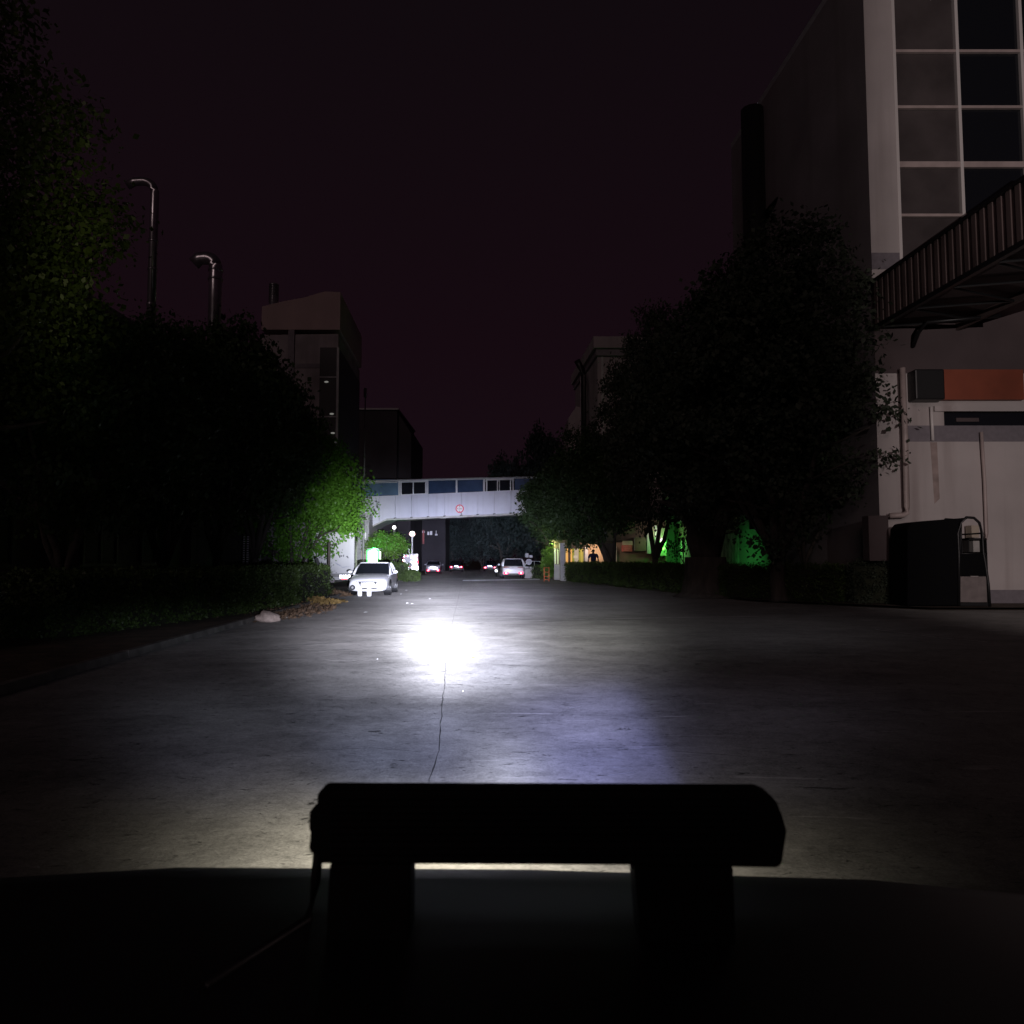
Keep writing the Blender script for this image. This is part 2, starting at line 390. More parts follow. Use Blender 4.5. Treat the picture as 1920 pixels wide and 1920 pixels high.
# kerb on the left + pale gutter line
k = MB(); 
for i in range(12):
    y0, y1 = -6 + i * 6, -6 + (i + 1) * 6 - .02
    if 31 < y0 < 57: continue
    k.prism([(edgeL(y0), y0, 0), (edgeL(y0) - .14, y0, 0), (edgeL(y0) - .14, y0, .11), (edgeL(y0) - .02, y0, .11)], (edgeL(y1) - edgeL(y0), y1 - y0, 0))
tag(k.build('kerb', mat('dirty_kerb', (.15, .14, .13), .9, noise=(3, .4))), kind='structure')
verge = MB().quad((edgeL(-8) - .15, -8, .10), (edgeL(64) - .15, 64, .10), (-40, 64, .10), (-40, -8, .10))
tag(verge.build('verge_soil', soil), kind='structure')
vr = MB().quad((13.1, 23.6, .06), (9.15, 28.2, .06), (6.8, 41, .06), (4.3, 55.2, .06), (4.3, 70, .06), (40, 70, .06), (40, 23.6, .06))
tag(vr.build('planted_verge', soil), kind='structure')

# cracks in the road: ragged thin strips 4 mm above it
def strip(pts, w, jit, m, name, z=.004, step=.12):
    mb = MB(); P = []
    for a, b in zip(pts[:-1], pts[1:]):
        a, b = Vector(a), Vector(b); n = max(2, int((b - a).length / step))
        for i in range(n): P.append(a.lerp(b, i / n))
    P.append(Vector(pts[-1])); L = []; off = 0
    for i, p in enumerate(P):
        d = (P[min(i + 1, len(P) - 1)] - P[max(i - 1, 0)]).normalized(); n = Vector((-d.y, d.x))
        off = off * .75 + random.uniform(-jit, jit)
        ww = w * random.uniform(.35, 1.2)
        L.append((p + n * (off - ww), p + n * (off + ww)))
    for (a, b), (c, d) in zip(L[:-1], L[1:]):
        mb.quad((a.x, a.y, z), (b.x, b.y, z), (d.x, d.y, z), (c.x, c.y, z))
    return mb
def g2(*p): return [GR(x, y).xy for x, y in p]
ck = strip(g2((795, 1600), (806, 1462), (822, 1408), (829, 1330), (834, 1262), (845, 1180), (862, 1110), (868, 1092)), .0055, .006, crackm, 'c')
for path in (g2((600, 1408), (700, 1404), (790, 1411)), g2((960, 1410), (1010, 1409)), g2((1120, 1404), (1200, 1402)), g2((1260, 1409), (1330, 1414), (1400, 1420)), g2((640, 1403), (700, 1400))):
    c2 = strip(path, .005, .012, crackm, 'c'); n = len(ck.v); ck.v += c2.v; ck.f += [tuple(i + n for i in f) for f in c2.f]
tag(ck.build('road_cracks', crackm), kind='structure')
# dried cement smears and the pale joint line across the road
sm = MB()
def add_smear(path, w):
    c2 = strip(path, w, w * .8, smear, 's', z=.0035 + random.random() * .003, step=.18)
    n = len(sm.v); sm.v += c2.v; sm.f += [tuple(i + n for i in f) for f in c2.f]
add_smear(g2((420, 1184), (620, 1176), (800, 1171), (1000, 1164), (1250, 1158), (1420, 1156)), .035)
for p_, w_ in (((520, 1212, 660, 1204), .05), ((585, 1221, 650, 1219), .04), ((655, 1224, 690, 1220), .03), ((620, 1203, 700, 1200), .03), ((450, 1222, 560, 1214), .03),
              ((600, 1207, 780, 1198), .02), ((1112, 1404, 1180, 1403), .012), ((1110, 1421, 1170, 1426), .014), ((1205, 1402, 1250, 1400), .012),
              ((1060, 1318, 1085, 1316), .008), ((1066, 1328, 1088, 1325), .010), ((1140, 1456, 1190, 1450), .014), ((585, 1146, 680, 1140), .05),
              ((1640, 1180, 1760, 1196), .03), ((1760, 1196, 1850, 1204), .03), ((1150, 1440, 1185, 1444), .012)):
    add_smear(g2(p_[:2], p_[2:]), w_)
tag(sm.build('cement_smears', smear), kind='structure')

# speed hump: pale ribbed strip across the right-hand lane
sb = MB(); a, b = GR(868, 1089), GR(1012, 1087)
for i in range(10):
    p0 = a.lerp(b, i / 10); p1 = a.lerp(b, (i + .97) / 10)
    sb.prism([(p0.x, p0.y - .3, .004), (p0.x, p0.y - .12, .06), (p0.x, p0.y + .12, .06), (p0.x, p0.y + .3, .004)], p1 - p0)
tag(sb.build('speed_hump', concl, org=((a + b) / 2).xy.to_3d()), 'long pale speed hump lying across the lane below the white estate car', 'speed hump')

# ================================================================== VEGETATION
def leaf_mesh(name, centers, per, spread, size, m, rng):
    cs = np.repeat(centers, per, axis=0)
    n = len(cs)
    pos = cs + rng.normal(0, 1, (n, 3)) * np.array(spread)
    d = rng.normal(0, 1, (n, 3)); d /= np.linalg.norm(d, axis=1)[:, None]; d[:, 2] -= .35
    d /= np.linalg.norm(d, axis=1)[:, None]
    r = rng.normal(0, 1, (n, 3)); sd = np.cross(d, r); sd /= np.linalg.norm(sd, axis=1)[:, None]
    L = size * rng.uniform(.35, 1.35, (n, 1)); W = L * rng.uniform(.24, .42, (n, 1))
    v = np.empty((n, 4, 3)); v[:, 0] = pos; v[:, 1] = pos + d * L * .5 + sd * W; v[:, 2] = pos + d * L; v[:, 3] = pos + d * L * .5 - sd * W
    me = bpy.data.meshes.new(name)
    me.vertices.add(n * 4); me.vertices.foreach_set('co', v.reshape(-1).astype(np.float32))
    me.loops.add(n * 4); me.loops.foreach_set('vertex_index', np.arange(n * 4, dtype=np.int32))
    me.polygons.add(n); me.polygons.foreach_set('loop_start', np.arange(0, n * 4, 4, dtype=np.int32))
    me.polygons.foreach_set('loop_total', np.full(n, 4, dtype=np.int32))
    me.update(); me.validate(); me.materials.append(m); return me

def crown_centers(rng, n, rx, rz, z0, dens_low=.6):
    # clumps over the crown's volume, more near the outside, with an uneven outline
    P = []
    lob = [(rng.normal(0, 1, 3), rng.uniform(.10, .30)) for _ in range(9)]
    lob = [(a / np.linalg.norm(a), b) for a, b in lob]
    while len(P) < n:
        d = rng.normal(0, 1, 3); d /= np.linalg.norm(d)
        rad = rng.uniform(0, 1) ** .45
        k = .80 + sum(b * max(0, float(d @ a)) ** 4 for a, b in lob)
        x, y, z = d * rad * k
        if z < -.35 and rng.random() < .5: continue
        zz = z0 + rz * (z + 1)
        taper = 1.0 if z < 0 else (1 - .38 * z)
        P.append((x * rx * taper, y * rx * taper, zz))
    return np.array(P)

def tree_set(seed, rx, H, zb, m, name, nc=300, per=95, leaf=.15, forks=4, trunk_r=.2, lean=(0, 0), base_at=(0, 0)):
    """returns (crown mesh, trunk mesh) in local space, base at the origin"""
    rng = np.random.default_rng(seed); rnd = random.Random(seed)
    rz = (H - zb) / 2
    cen = crown_centers(rng, nc, rx, rz, zb)
    cm = leaf_mesh(name + '_crown', cen, per, (.30, .30, .24), leaf, m, rng)
    mb = MB(); fk = zb * .62
    def limb(a, b, r0, r1, n=5, w=.10):
        pts = []
        for i in range(n + 1):
            q = a.lerp(b, i / n)
            if 0 < i < n: q = q + Vector((rnd.uniform(-w, w), rnd.uniform(-w, w), 0))
            pts.append(q)
        mb.tube(pts, [r0 + (r1 - r0) * i / n for i in range(n + 1)], 8)
    bx, by = base_at; base = Vector((bx, by, -.05)); f = Vector((bx * .95 + lean[0], by * .95 + lean[1], fk))
    mb.tube([base, Vector((bx, by, .15)), Vector((bx * .9 + lean[0] * .4, by * .9 + lean[1] * .4, fk * .5)), f], [trunk_r * 1.5, trunk_r * 1.1, trunk_r * .95, trunk_r * .9], 10)
    for i in range(forks):
        an = 2 * math.pi * (i + rnd.random() * .5) / forks
        tip = Vector((math.cos(an) * rx * .5, math.sin(an) * rx * .5, zb + rz * rnd.uniform(.5, 1.2)))
        limb(f - Vector((0, 0, .05)), tip, trunk_r * .62, .04)
        for j in range(3):
            s_ = f.lerp(tip, .35 + .2 * j); an2 = an + rnd.uniform(-1, 1)
            e_ = s_ + Vector((math.cos(an2) * rx * .4, math.sin(an2) * rx * .4, rnd.uniform(.2, 1.2)))
            limb(s_, e_, trunk_r * .28, .02, 3)
    me = mb.build('tmp', bark, smooth=True); tm = me.data; tm.name = name + '_trunk'
    bpy.data.objects.remove(me)
    return cm, tm

SETS = {}
def get_set(key, **kw):
    if key not in SETS: SETS[key] = tree_set(name=key, **kw)
    return SETS[key]
def plant_tree(key, loc, rz, s, label, group, cat='tree', name='street_tree'):
    cm, tm = SETS[key]
    t_ = thing(name, label, cat, loc, rz, group); t_.scale = (s if isinstance(s, tuple) else (s, s, s))
    for nm, me in (('trunk', tm), ('crown', cm)):
        o = bpy.data.objects.new(nm, me); C.objects.link(o); o.parent = t_
    return t_

get_set('green', seed=11, rx=3.3, H=8.6, zb=1.9, m=leafd, nc=340, per=100, leaf=.17, trunk_r=.17, forks=5)
get_set('tall', seed=12, rx=3.9, H=10.6, zb=2.1, m=leafd, nc=400, per=90, leaf=.18, trunk_r=.24, forks=4)
get_set('olive', seed=13, rx=4.0, H=11.0, zb=2.6, m=leafy, nc=460, per=150, leaf=.115, trunk_r=.25, forks=4)
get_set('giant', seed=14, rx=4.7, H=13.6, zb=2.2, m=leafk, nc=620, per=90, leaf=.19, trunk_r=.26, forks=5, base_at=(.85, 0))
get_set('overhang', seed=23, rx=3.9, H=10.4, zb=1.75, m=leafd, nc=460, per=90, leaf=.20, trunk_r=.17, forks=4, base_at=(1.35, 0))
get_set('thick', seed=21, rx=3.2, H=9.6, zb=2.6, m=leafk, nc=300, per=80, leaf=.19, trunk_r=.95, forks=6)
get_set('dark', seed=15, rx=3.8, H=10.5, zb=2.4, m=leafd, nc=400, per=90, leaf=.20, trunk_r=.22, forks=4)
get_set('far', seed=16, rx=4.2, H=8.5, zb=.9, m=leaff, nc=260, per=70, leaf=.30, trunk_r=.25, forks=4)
get_set('lit', seed=18, rx=3.7, H=9.8, zb=.85, m=leafl, nc=480, per=90, leaf=.17, trunk_r=.17, forks=5)
get_set('small', seed=17, rx=1.15, H=3.9, zb=1.7, m=leafg, nc=90, per=70, leaf=.16, trunk_r=.06, forks=4)

LG = 'trees in the row along the left kerb'
# left row, near to far
plant_tree('olive', (-10.5, 12.2, .1), .3, 1.04, 'nearest tree of the left row, its olive sprays at the upper left edge', LG)
plant_tree('tall', (-10.8, 18.0, .1), 1.3, .78, 'tall dark tree under the high steel pipe, second nearest on the left', LG)
plant_tree('tall', (-11.0, 23.6, .1), 2.9, (.88, .88, .92), 'dark tree below the bent roof duct on the left', LG)
plant_tree('green', (-11.5, 29.2, .1), 4.0, (1.1, 1.1, 1.30), 'dark rounded tree left of the tower with the glazed corner', LG)
plant_tree('green', (-11.5, 33.5, .1), 5.2, (1.02, 1.02, 1.26), 'fork trunked tree behind the long left hedge', LG)
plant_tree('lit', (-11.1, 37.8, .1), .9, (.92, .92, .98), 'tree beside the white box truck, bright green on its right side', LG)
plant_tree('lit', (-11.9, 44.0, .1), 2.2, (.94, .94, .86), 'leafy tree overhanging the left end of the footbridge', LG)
RG = 'trees in the row along the right side'
plant_tree('giant', (9.15, 27.5, .06), .5, (1.08, 1.08, 1.02), 'huge black tree filling the space left of the pale building', RG)
plant_tree('giant', (7.75, 38.5, .06), 2.1, (.72, .72, 1.08), 'large dark tree with a forked trunk right of the orange wall', RG)
plant_tree('overhang', (5.35, 48.2, .06), 0, (.95, .95, 1.0), 'dark tree standing over the guard booth', RG)
plant_tree('dark', (3.5, 58.0, .06), 4.4, (.88, .88, .88), 'tree covering the right end of the footbridge', RG)
plant_tree('dark', (11.9, 30.5, .06), 5.3, (.62, .62, .9), 'narrow dark tree against the corner of the pale building', RG)
plant_tree('thick', (8.15, 31.5, .06), 1.2, 1.0, 'thick trunked dark tree between the two patches of green lit wall', RG)
BG_ = 'trees at the far end of the street'
for i, (px, Y, s, lab) in enumerate(((800, 112, .80, 'far green tree right of the globe street lamp'), (850, 122, 1.0, 'far tree behind the dark car with the bright plate'),
        (905, 118, 1.05, 'far tree behind the car waiting left of the white estate car'), (950, 110, 1.0, 'far tree directly behind the roof of the white estate car'),
        (1010, 120, 1.1, 'far tree behind the back of the round traffic sign'))):
    plant_tree('far', (XA(px, Y), Y, 0), i * 1.3, s, lab, BG_, name='far_tree')
plant_tree('far', (XA(945, 92), 92, 0), 2.0, (1.0, 1.0, 1.65), 'high black tree whose top rises over the right half of the footbridge', BG_, name='far_tree')
plant_tree('far', (XA(1020, 84), 84, 0), 3.0, (1.0, 1.0, 1.9), 'high black tree between the footbridge and the far right tower', BG_, name='far_tree')
GG = 'small trees lit green beside the glowing booth'
plant_tree('small', (XA(714, 62), 62, .1), .3, (1.0, 1.0, .97), 'small tree glowing green right above the bright booth window', GG, name='small_tree')
plant_tree('small', (XA(739, 63), 63, .1), 1.3, (.95, .95, .95), 'small green lit tree below the round white lamp', GG, name='small_tree')

# low bushes
def bush(name, loc, r, h, m, label, n=80, leaf=.10, cat='shrub', group=None, cone=False, spiky=False):
    rng = np.random.default_rng(int(loc[0] * 100) % 999 + 3)
    if spiky:
        mb = MB()
        for i in range(46):
            an = rng.uniform(0, 6.28); up = rng.uniform(.5, 1.3); L = h * rng.uniform(.7, 1.1)
            d = Vector((math.cos(an), math.sin(an), up * 1.4)).normalized(); s_ = Vector((-d.y, d.x, 0)).normalized() * .035
            a_ = Vector((0, 0, .15)); mid = a_ + d * L * .6; tip = a_ + d * L + Vector((0, 0, -.12))
            mb.quad(a_ - s_, a_ + s_, mid + s_, mid - s_); mb.quad(mid - s_, mid + s_, tip)
        t_ = thing(name, label, cat, loc, 0, group); mb.build('leaf_rosette', m, t_)
        MB().tube([(0, 0, -.02), (0, 0, .35)], [.10, .07]).build('stem', bark, t_, smooth=True); return t_
    P = []
    while len(P) < n:
        d = rng.uniform(-1, 1, 3)
        if cone:
            rr = 1 - (d[2] + 1) / 2
            if math.hypot(d[0], d[1]) > .25 + .75 * rr: continue
        elif np.linalg.norm(d) > 1: continue
        P.append((d[0] * r, d[1] * r, h * (.08 + .46 * (d[2] + 1))))
    me = leaf_mesh(name, np.array(P), 60, (.10, .10, .10), leaf, m, rng)
    t_ = thing(name, label, cat, loc, 0, group)
    o = bpy.data.objects.new('foliage', me); C.objects.link(o); o.parent = t_
    MB().tube([(0, 0, -.03), (.02, 0, h * .4), (0, .02, h * .75)], [.05, .035, .015]).build('stem', bark, t_, smooth=True)
    return t_
bush('clipped_conifer', (XA(735, 55.5), 55.5, .1), .34, 1.35, leafg, 'small upright conifer glowing green between the booth and the reflective truck', cone=True, n=60, leaf=.12)
bush('spiky_shrub', (XA(745, 56), 56, .1), .5, 1.2, leafg, 'spiky leaved shrub right of the green lit conifer', spiky=True)
bush('round_shrub', (XA(716, 53), 53, .1), .32, 1.5, leafg, 'round green lit shrub just above the roof of the white parked saloon', n=60, leaf=.10)
bush('lit_shrub', (XA(1029, 57.5), 57.5, .06), .55, 2.5, leafg, 'yellow green lit shrub left of the guard booth', n=80, leaf=.16)

def hedge(name, pts, h, w, label, m=hedgem, group='clipped hedges along the street', dens=150, z0=.08, leaf=.075):
    """clipped box hedge along a polyline (list of xy)"""
    P0 = Vector((*pts[0], 0)); t_ = thing(name, label, 'hedge', (P0.x, P0.y, 0), 0, group)
    core = MB(); cen = []; rng = np.random.default_rng(len(label) * 7)
    for a, b in zip(pts[:-1], pts[1:]):
        a, b = Vector(a), Vector(b); d = (b - a).normalized(); n = Vector((-d.y, d.x)) * (w / 2 - .12); L = (b - a).length
        core.prism([(*(a + n), z0), (*(a - n), z0), (*(a - n), h - .12), (*(a + n), h - .12)], (*(b - a), 0))
        k_ = int(L * dens)
        for _ in range(k_):
            s_ = rng.uniform(-.02, 1.02); side = rng.random()
            o_ = rng.uniform(-1, 1); z = rng.uniform(z0, h)
            if side < .45: o_ = -1 if (Vector((-d.y, d.x)).dot(Vector((0, -1))) > 0) == False else 1
            elif side < .6: o_ = rng.choice([-1, 1])
            elif side < .95: z = h
            q = a + d * L * s_ + Vector((-d.y, d.x)) * o_ * w / 2 * rng.uniform(.86, 1.0)
            cen.append((q.x, q.y, z * rng.uniform(.965, 1.01) + .03 * math.sin(q.y * 1.7 + q.x)))
        for e_, dd in ((a, -1), (b, 1)):   # ends
            for _ in range(int(dens * w * .7)):
                q = e_ + d * dd * .06 + Vector((-d.y, d.x)) * rng.uniform(-1, 1) * w / 2; cen.append((q.x, q.y, rng.uniform(z0, h)))
    cen = np.array(cen) - np.array(P0)
    me = leaf_mesh(name, cen, 16, (.07, .07, .06), leaf, m, rng)
    o = bpy.data.objects.new('foliage', me); C.objects.link(o); o.parent = t_
    core.build('woody_core', hedgec, t_, org=P0)
    return t_
hedge('hedge', [(-9.0, 14.0), (-7.95, 20.5), (-7.75, 25.0), (-8.0, 30.4)], 1.26, 1.3, 'long dark clipped hedge behind the pale sack on the left')
hedge('hedge', [(-9.2, 32.0), (-8.35, 32.05)], 1.28, 1.8, 'bright green end block of hedge touching the white parked saloon', m=hedgeb)
hedge('hedge', [(-10.4, 7.5), (-9.2, 12.6)], 1.1, 1.2, 'low hedge stub in the dark lower left corner', m=leafk)
hedge('hedge', [(XA(738, 56), 56), (XA(757, 54.8), 54.8)], 1.30, 1.0, 'greyish hedge between the white saloon and the reflective truck')
hedge('hedge', [(XA(764, 53.5), 53.5), (XA(777, 52.6), 52.6)], .72, .8, 'low green hedge tip in front of the reflective truck')
hedge('hedge', [(4.35, 53.5), (6.6, 44.0), (9.0, 30.6), (11.6, 26.4)], 1.32, 1.1, 'long black hedge right of the white pillar', dens=110)
hedge('hedge', [(XA(1004, 61), 61), (XA(1036, 60), 60)], 1.12, .8, 'short hedge behind the orange barrier', dens=110)
hedge('hedge', [(11.9, 26.2), (13.6, 25.6)], 1.45, .9, 'dark hedge end beside the covered cargo tricycle', dens=110, m=leafk)

# leaf litter and scraps at the hedge foot
def litterpile(name, px, py, rx, ry, h, n, m, lab):
    c = GR(px, py); rng = np.random.default_rng(int(px)); P = []
    for _ in range(n):
        a = rng.uniform(0, 6.28); r_ = rng.uniform(0, 1) ** .7
        P.append((c.x + math.cos(a) * r_ * rx, c.y + math.sin(a) * r_ * ry, .02 + h * (1 - r_) * rng.random()))
    me = leaf_mesh(name, np.array(P) - np.array((c.x, c.y, 0)), 3, (.05, .05, .012), .11, m, rng)
    o = bpy.data.objects.new(name, me); C.objects.link(o); o.location = (c.x, c.y, 0)
    return tag(o, lab, 'dry leaves', kind='stuff')
litterpile('leaf_litter', 592, 1131, .95, 1.5, .20, 900, litter, 'yellow brown heap of dry leaves at the hedge foot')
litterpile('leaf_litter', 630, 1117, .60, 1.3, .22, 700, litter2, 'brown dry leaves at the front wheel of the white saloon')
litterpile('leaf_litter', 520, 1149, 1.4, 4.0, .05, 900, litter2, 'thin scatter of dry leaves along the left hedge')

# ================================================================== LEFT SIDE BUILDINGS
# tower with a glazed corner
YT = 48.0; x0, x1 = XA(482, YT), XA(628, YT); zt0, zt1 = ZA(573, YT), ZA(549, YT)
dvec = Vector((-.55, 9.5, 0))
tw = thing('corner_tower', 'tall tower with faded top cladding and a dark glazed corner behind the left trees', 'building', (x0, YT, 0)); O = (x0, YT, 0)
zs = ZA(686, YT)
MB().prism([(x0, YT, 0), (x1, YT, 0), (x1, YT, ZA(626, YT)), (x0, YT, ZA(628, YT))], dvec).build('wall', walll, tw, org=O)
xa = x0 + (x1 - x0) * .28
topz = ZA(626, YT) + .25
MB().prism([(x0, YT - .12, topz), (x1 + .12, YT - .12, topz), (x1 + .12, YT - .12, zt1), (x1 - .9, YT - .12, zt1 + .05), (x0 + (x1 - x0) * .55, YT - .12, zt1 - .35), (xa, YT - .12, zt0 + .25), (x0, YT - .12, zt0 - .1)], dvec + Vector((0, .24, 0))).build('roof_cladding', roofpanel, tw, org=O)
MB().prism([(x0, YT - .05, ZA(690, YT)), (x1 + .02, YT - .05, ZA(690, YT)), (x1 + .02, YT - .05, ZA(682, YT)), (x0, YT - .05, ZA(682, YT))], (0, .1, 0)).build('string_course', wallg, tw, org=O)
MB().box(xa + .35, xa + .75, YT - .10, YT, 6, topz).build('downpipe', wallg, tw, org=O)
# glazed corner: front strip and the whole side
xs = XA(594, YT); gz = ZA(652, YT)
MB().box(xs, x1 - .03, YT - .07, YT + .02, 3, gz).build('window', glassh, tw, org=O)
n_ = Vector((dvec.y, -dvec.x, 0)).normalized()
a_ = Vector((x1, YT, 0)) + n_ * .05
MB().prism([a_ + Vector((0, 0, 3)), a_ + dvec * .98 + Vector((0, 0, 3)), a_ + dvec * .98 + Vector((0, 0, gz)), a_ + Vector((0, 0, gz))], -n_ * .045).build('window', glassh, tw, org=O)
MB().box(x1 - .05, x1 + .09, YT - .12, YT + .02, 3, gz).build('corner_mullion', greym, tw, org=O)
for zz in (gz - 2.0, gz - 4.6, gz - 7.2, gz - 9.8): MB().box(xs, x1 - .06, YT - .09, YT - .075, zz, zz + .08).build('transom', greym, tw, org=O)
for i, (px, py) in enumerate(((612, 716), (622, 776), (624, 812), (626, 828))):
    p = AT(px, py, YT - .16); MB().ball(p, (.14, .05, .06)).build('wall_lamp', mat('dim_lamp_%d' % i, (.6, .6, .6), .4, emit=(.55, .55, .5), estr=.28), tw, org=O, smooth=True)
# roof vent stack on the tower
p = AT(513, 570, YT + 2); s_ = MB()
zt = ZA(533, YT + 2)
s_.tube([(p.x, YT + 2, topz - .05), (p.x, YT + 2, zt)], .31, 14)
for i in range(8): z_ = p.z + (zt - p.z) * i / 8 + .1; s_.tube([(p.x, YT + 2, z_), (p.x, YT + 2, z_ + .05)], .34, 14)
s_.build('roof_stack', steel, tw, org=O, smooth=True)

# lower factory hall behind the left trees
fh = thing('factory_hall', 'long dark factory hall hidden behind the left hedge and trees', 'building', (-14.6, 10, 0)); O = (-14.6, 10, 0)
MB().box(-34, -14.6, 10, 46, -.05, 10.2).build('wall', walll, fh, org=O)
MB().box(-34.2, -14.3, 9.8, 46.2, 10.2, 10.55).build('roof', greym, fh, org=O)
for y0 in (15.5, 19.5, 25.2, 29.2):
    wf = MB().box(-14.62, -14.5, y0, y0 + 2.2, 1.5, 3.6).build('window', glassh, fh, org=O)
    fm = MB()
    for yy in (y0, y0 + 1.07, y0 + 2.12): fm.box(-14.52, -14.44, yy, yy + .08, 1.42, 3.68)
    fm.box(-14.52, -14.43, y0 - .05, y0 + 2.25, 1.34, 1.42); fm.build('frame', greym, wf, org=O)
for yy in (13.4, 23.4, 33.2): MB().box(-14.6, -14.25, yy, yy + .5, 0, 10.2).build('buttress', walll, fh, org=O)
# two roof pipes (each its own thing): tall flue with a swan neck and the squat bent duct
def gooseneck(name, lab, pxs, ytop, ybot, Y, r, reach, m, drop, bands):
    p = AT(pxs, ytop, Y); zb = 10.53
    t_ = thing(name, lab, 'pipe', (p.x, Y, zb)); O = (p.x, Y, zb)
    pts = [Vector((p.x, Y, zb)), Vector((p.x, Y, p.z - reach * .45))]
    for k_ in range(1, 9):
        a_ = math.pi / 2 * k_ / 8; pts.append(Vector((p.x - reach * .45 * (1 - math.cos(a_)), Y, p.z - reach * .45 * (1 - math.sin(a_)))))
    pts.append(Vector((p.x - reach * .75, Y, p.z - .02)))
    pts.append(Vector((p.x - reach, Y, p.z - drop)))
    MB().tube(pts, r, 16).build('pipe_shaft', m, t_, org=O, smooth=True)
    for z_ in bands:
        MB().tube([(p.x, Y, z_ - .05), (p.x, Y, z_ + .05)], r * 1.14, 16).build('joint_band', m, t_, org=O, smooth=True)
    return t_
gooseneck('swan_neck_flue', 'tall thin steel flue with a bent top rising over the left trees', 291, 340, 540, 30, .17, 1.15, steel, .18, (ZA(452, 30), ZA(505, 30), 12.0))
gooseneck('bent_duct', 'shorter fat galvanised duct with a hooked top left of the tower', 405, 484, 550, 38, .33, 1.15, steel, .30, (ZA(507, 38), ZA(524, 38), 12.2))

# vertical rack / ladder with pale rungs seen between the trunks
lt = thing('wall_ladder', 'dark ladder with pale rung ends between the left trunks', 'ladder', (XA(460, 33), 33, .1)); O = lt.location.copy()
for px in (457, 464):
    X = XA(px, 33); MB().box(X - .04, X + .0, 33, 33.05, .1, 2.7).build('rail', blackm, lt, org=O)
    for i in range(17): MB().box(X - .035, X + .055, 32.96, 32.995, .95 + i * .10, .99 + i * .10).build('rung', pipew, lt, org=O)
# low outbuilding wall with a see-through opening
ob = thing('outbuilding', 'low grey outbuilding with a wide opening behind the forked trunk', 'building', (XA(470, 40), 40, 0)); O = (XA(470, 40), 40, 0)
xw = [XA(p_, 40) for p_ in (468, 489, 512, 524, 545, 575)]
wm = MB(); zlo, zhi = ZA(1062, 40), ZA(1025, 40)
wm.box(xw[0], xw[1], 40, 40.2, 0, 3.4); wm.box(xw[1], xw[2], 40, 40.2, 0, zlo); wm.box(xw[1], xw[4], 40, 40.2, zhi, 3.4); wm.box(xw[2], xw[3], 40, 40.2, 0, zhi)
wm.box(xw[3], xw[4], 40, 40.2, 0, zlo); wm.box(xw[4], xw[5], 40, 40.2, 0, 3.4)
wm.build('wall', walll, ob, org=O)
MB().box(xw[0] - .2, xw[5] + .2, 39.7, 41, 3.4, 3.55).build('roof', greym, ob, org=O)
ww = thing('white_shed', 'white corrugated shed wall seen under the left tree crowns', 'shed', (XA(600, 46), 46, 0)); O = (XA(600, 46), 46, 0)
cw = MB(); X = XA(470, 46); xe = XA(604, 46); i = 0
while X < xe - .1:
    cw.box(X, X + .14, 45.94 if i % 2 else 45.98, 46.1, 0, 3.3); X += .14; i += 1
cw.build('wall', trucko, ww, org=O); MB().box(XA(468, 46), xe + .15, 45.7, 48, 3.3, 3.42).build('roof', greym, ww, org=O)
# tilted dark notice board on a stick
nbd = thing('notice_board', 'small tilted dark board on a thin stake behind the hedge', 'sign', (XA(601, 31.5), 31.5, .1)); O = nbd.location.copy()
MB().tube([(O[0], 31.5, .1), (O[0], 31.5, ZA(1062, 31.5))], .018).build('stake', pipew, nbd, org=O)
p1, p2, p3, p4 = [AT(*q, 31.5) for q in ((590, 1046), (596, 1046), (602, 1064), (597, 1065))]
MB().prism([p1, p2, p3, p4], (0, .04, 0)).build('board', blackm, nbd, org=O)
# slim pole
tp = MB().tube([(XA(617, 34), 34, 0), (XA(617, 34), 34, 2.35)], .06, 8).build('slim_post', bark, org=(XA(617, 34), 34, 0)); tag(tp, 'slim grey post in front of the white box truck', 'post')

# tall mast at the tower's right and building behind
mp_ = thing('tall_mast', 'very tall thin pale mast right of the tower', 'mast', (XA(681, 60), 60, 0)); O = mp_.location.copy()
MB().tube([(XA(681, 60), 60, 0), (XA(681, 60), 60, ZA(740, 60))], [.10, .05], 8).build('pole', greym, mp_, org=O, smooth=True)
MB().box(O[0] - .12, O[0] + .10, 59.9, 60.1, ZA(745, 60), ZA(728, 60)).build('top_fitting', greym, mp_, org=O)
db = thing('dark_block', 'dark flat roofed block beyond the mast, left above the footbridge', 'building', (XA(678, 92), 92, 0)); O = db.location.copy()
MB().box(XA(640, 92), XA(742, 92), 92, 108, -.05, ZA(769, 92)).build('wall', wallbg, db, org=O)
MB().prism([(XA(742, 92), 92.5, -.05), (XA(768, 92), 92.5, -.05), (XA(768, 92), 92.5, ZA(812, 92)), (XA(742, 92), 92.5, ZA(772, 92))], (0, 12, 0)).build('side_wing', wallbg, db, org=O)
MB().box(XA(640, 92), XA(742, 92) + .2, 91.7, 108.1, ZA(769, 92), ZA(766, 92)).build('roof', greym, db, org=O)

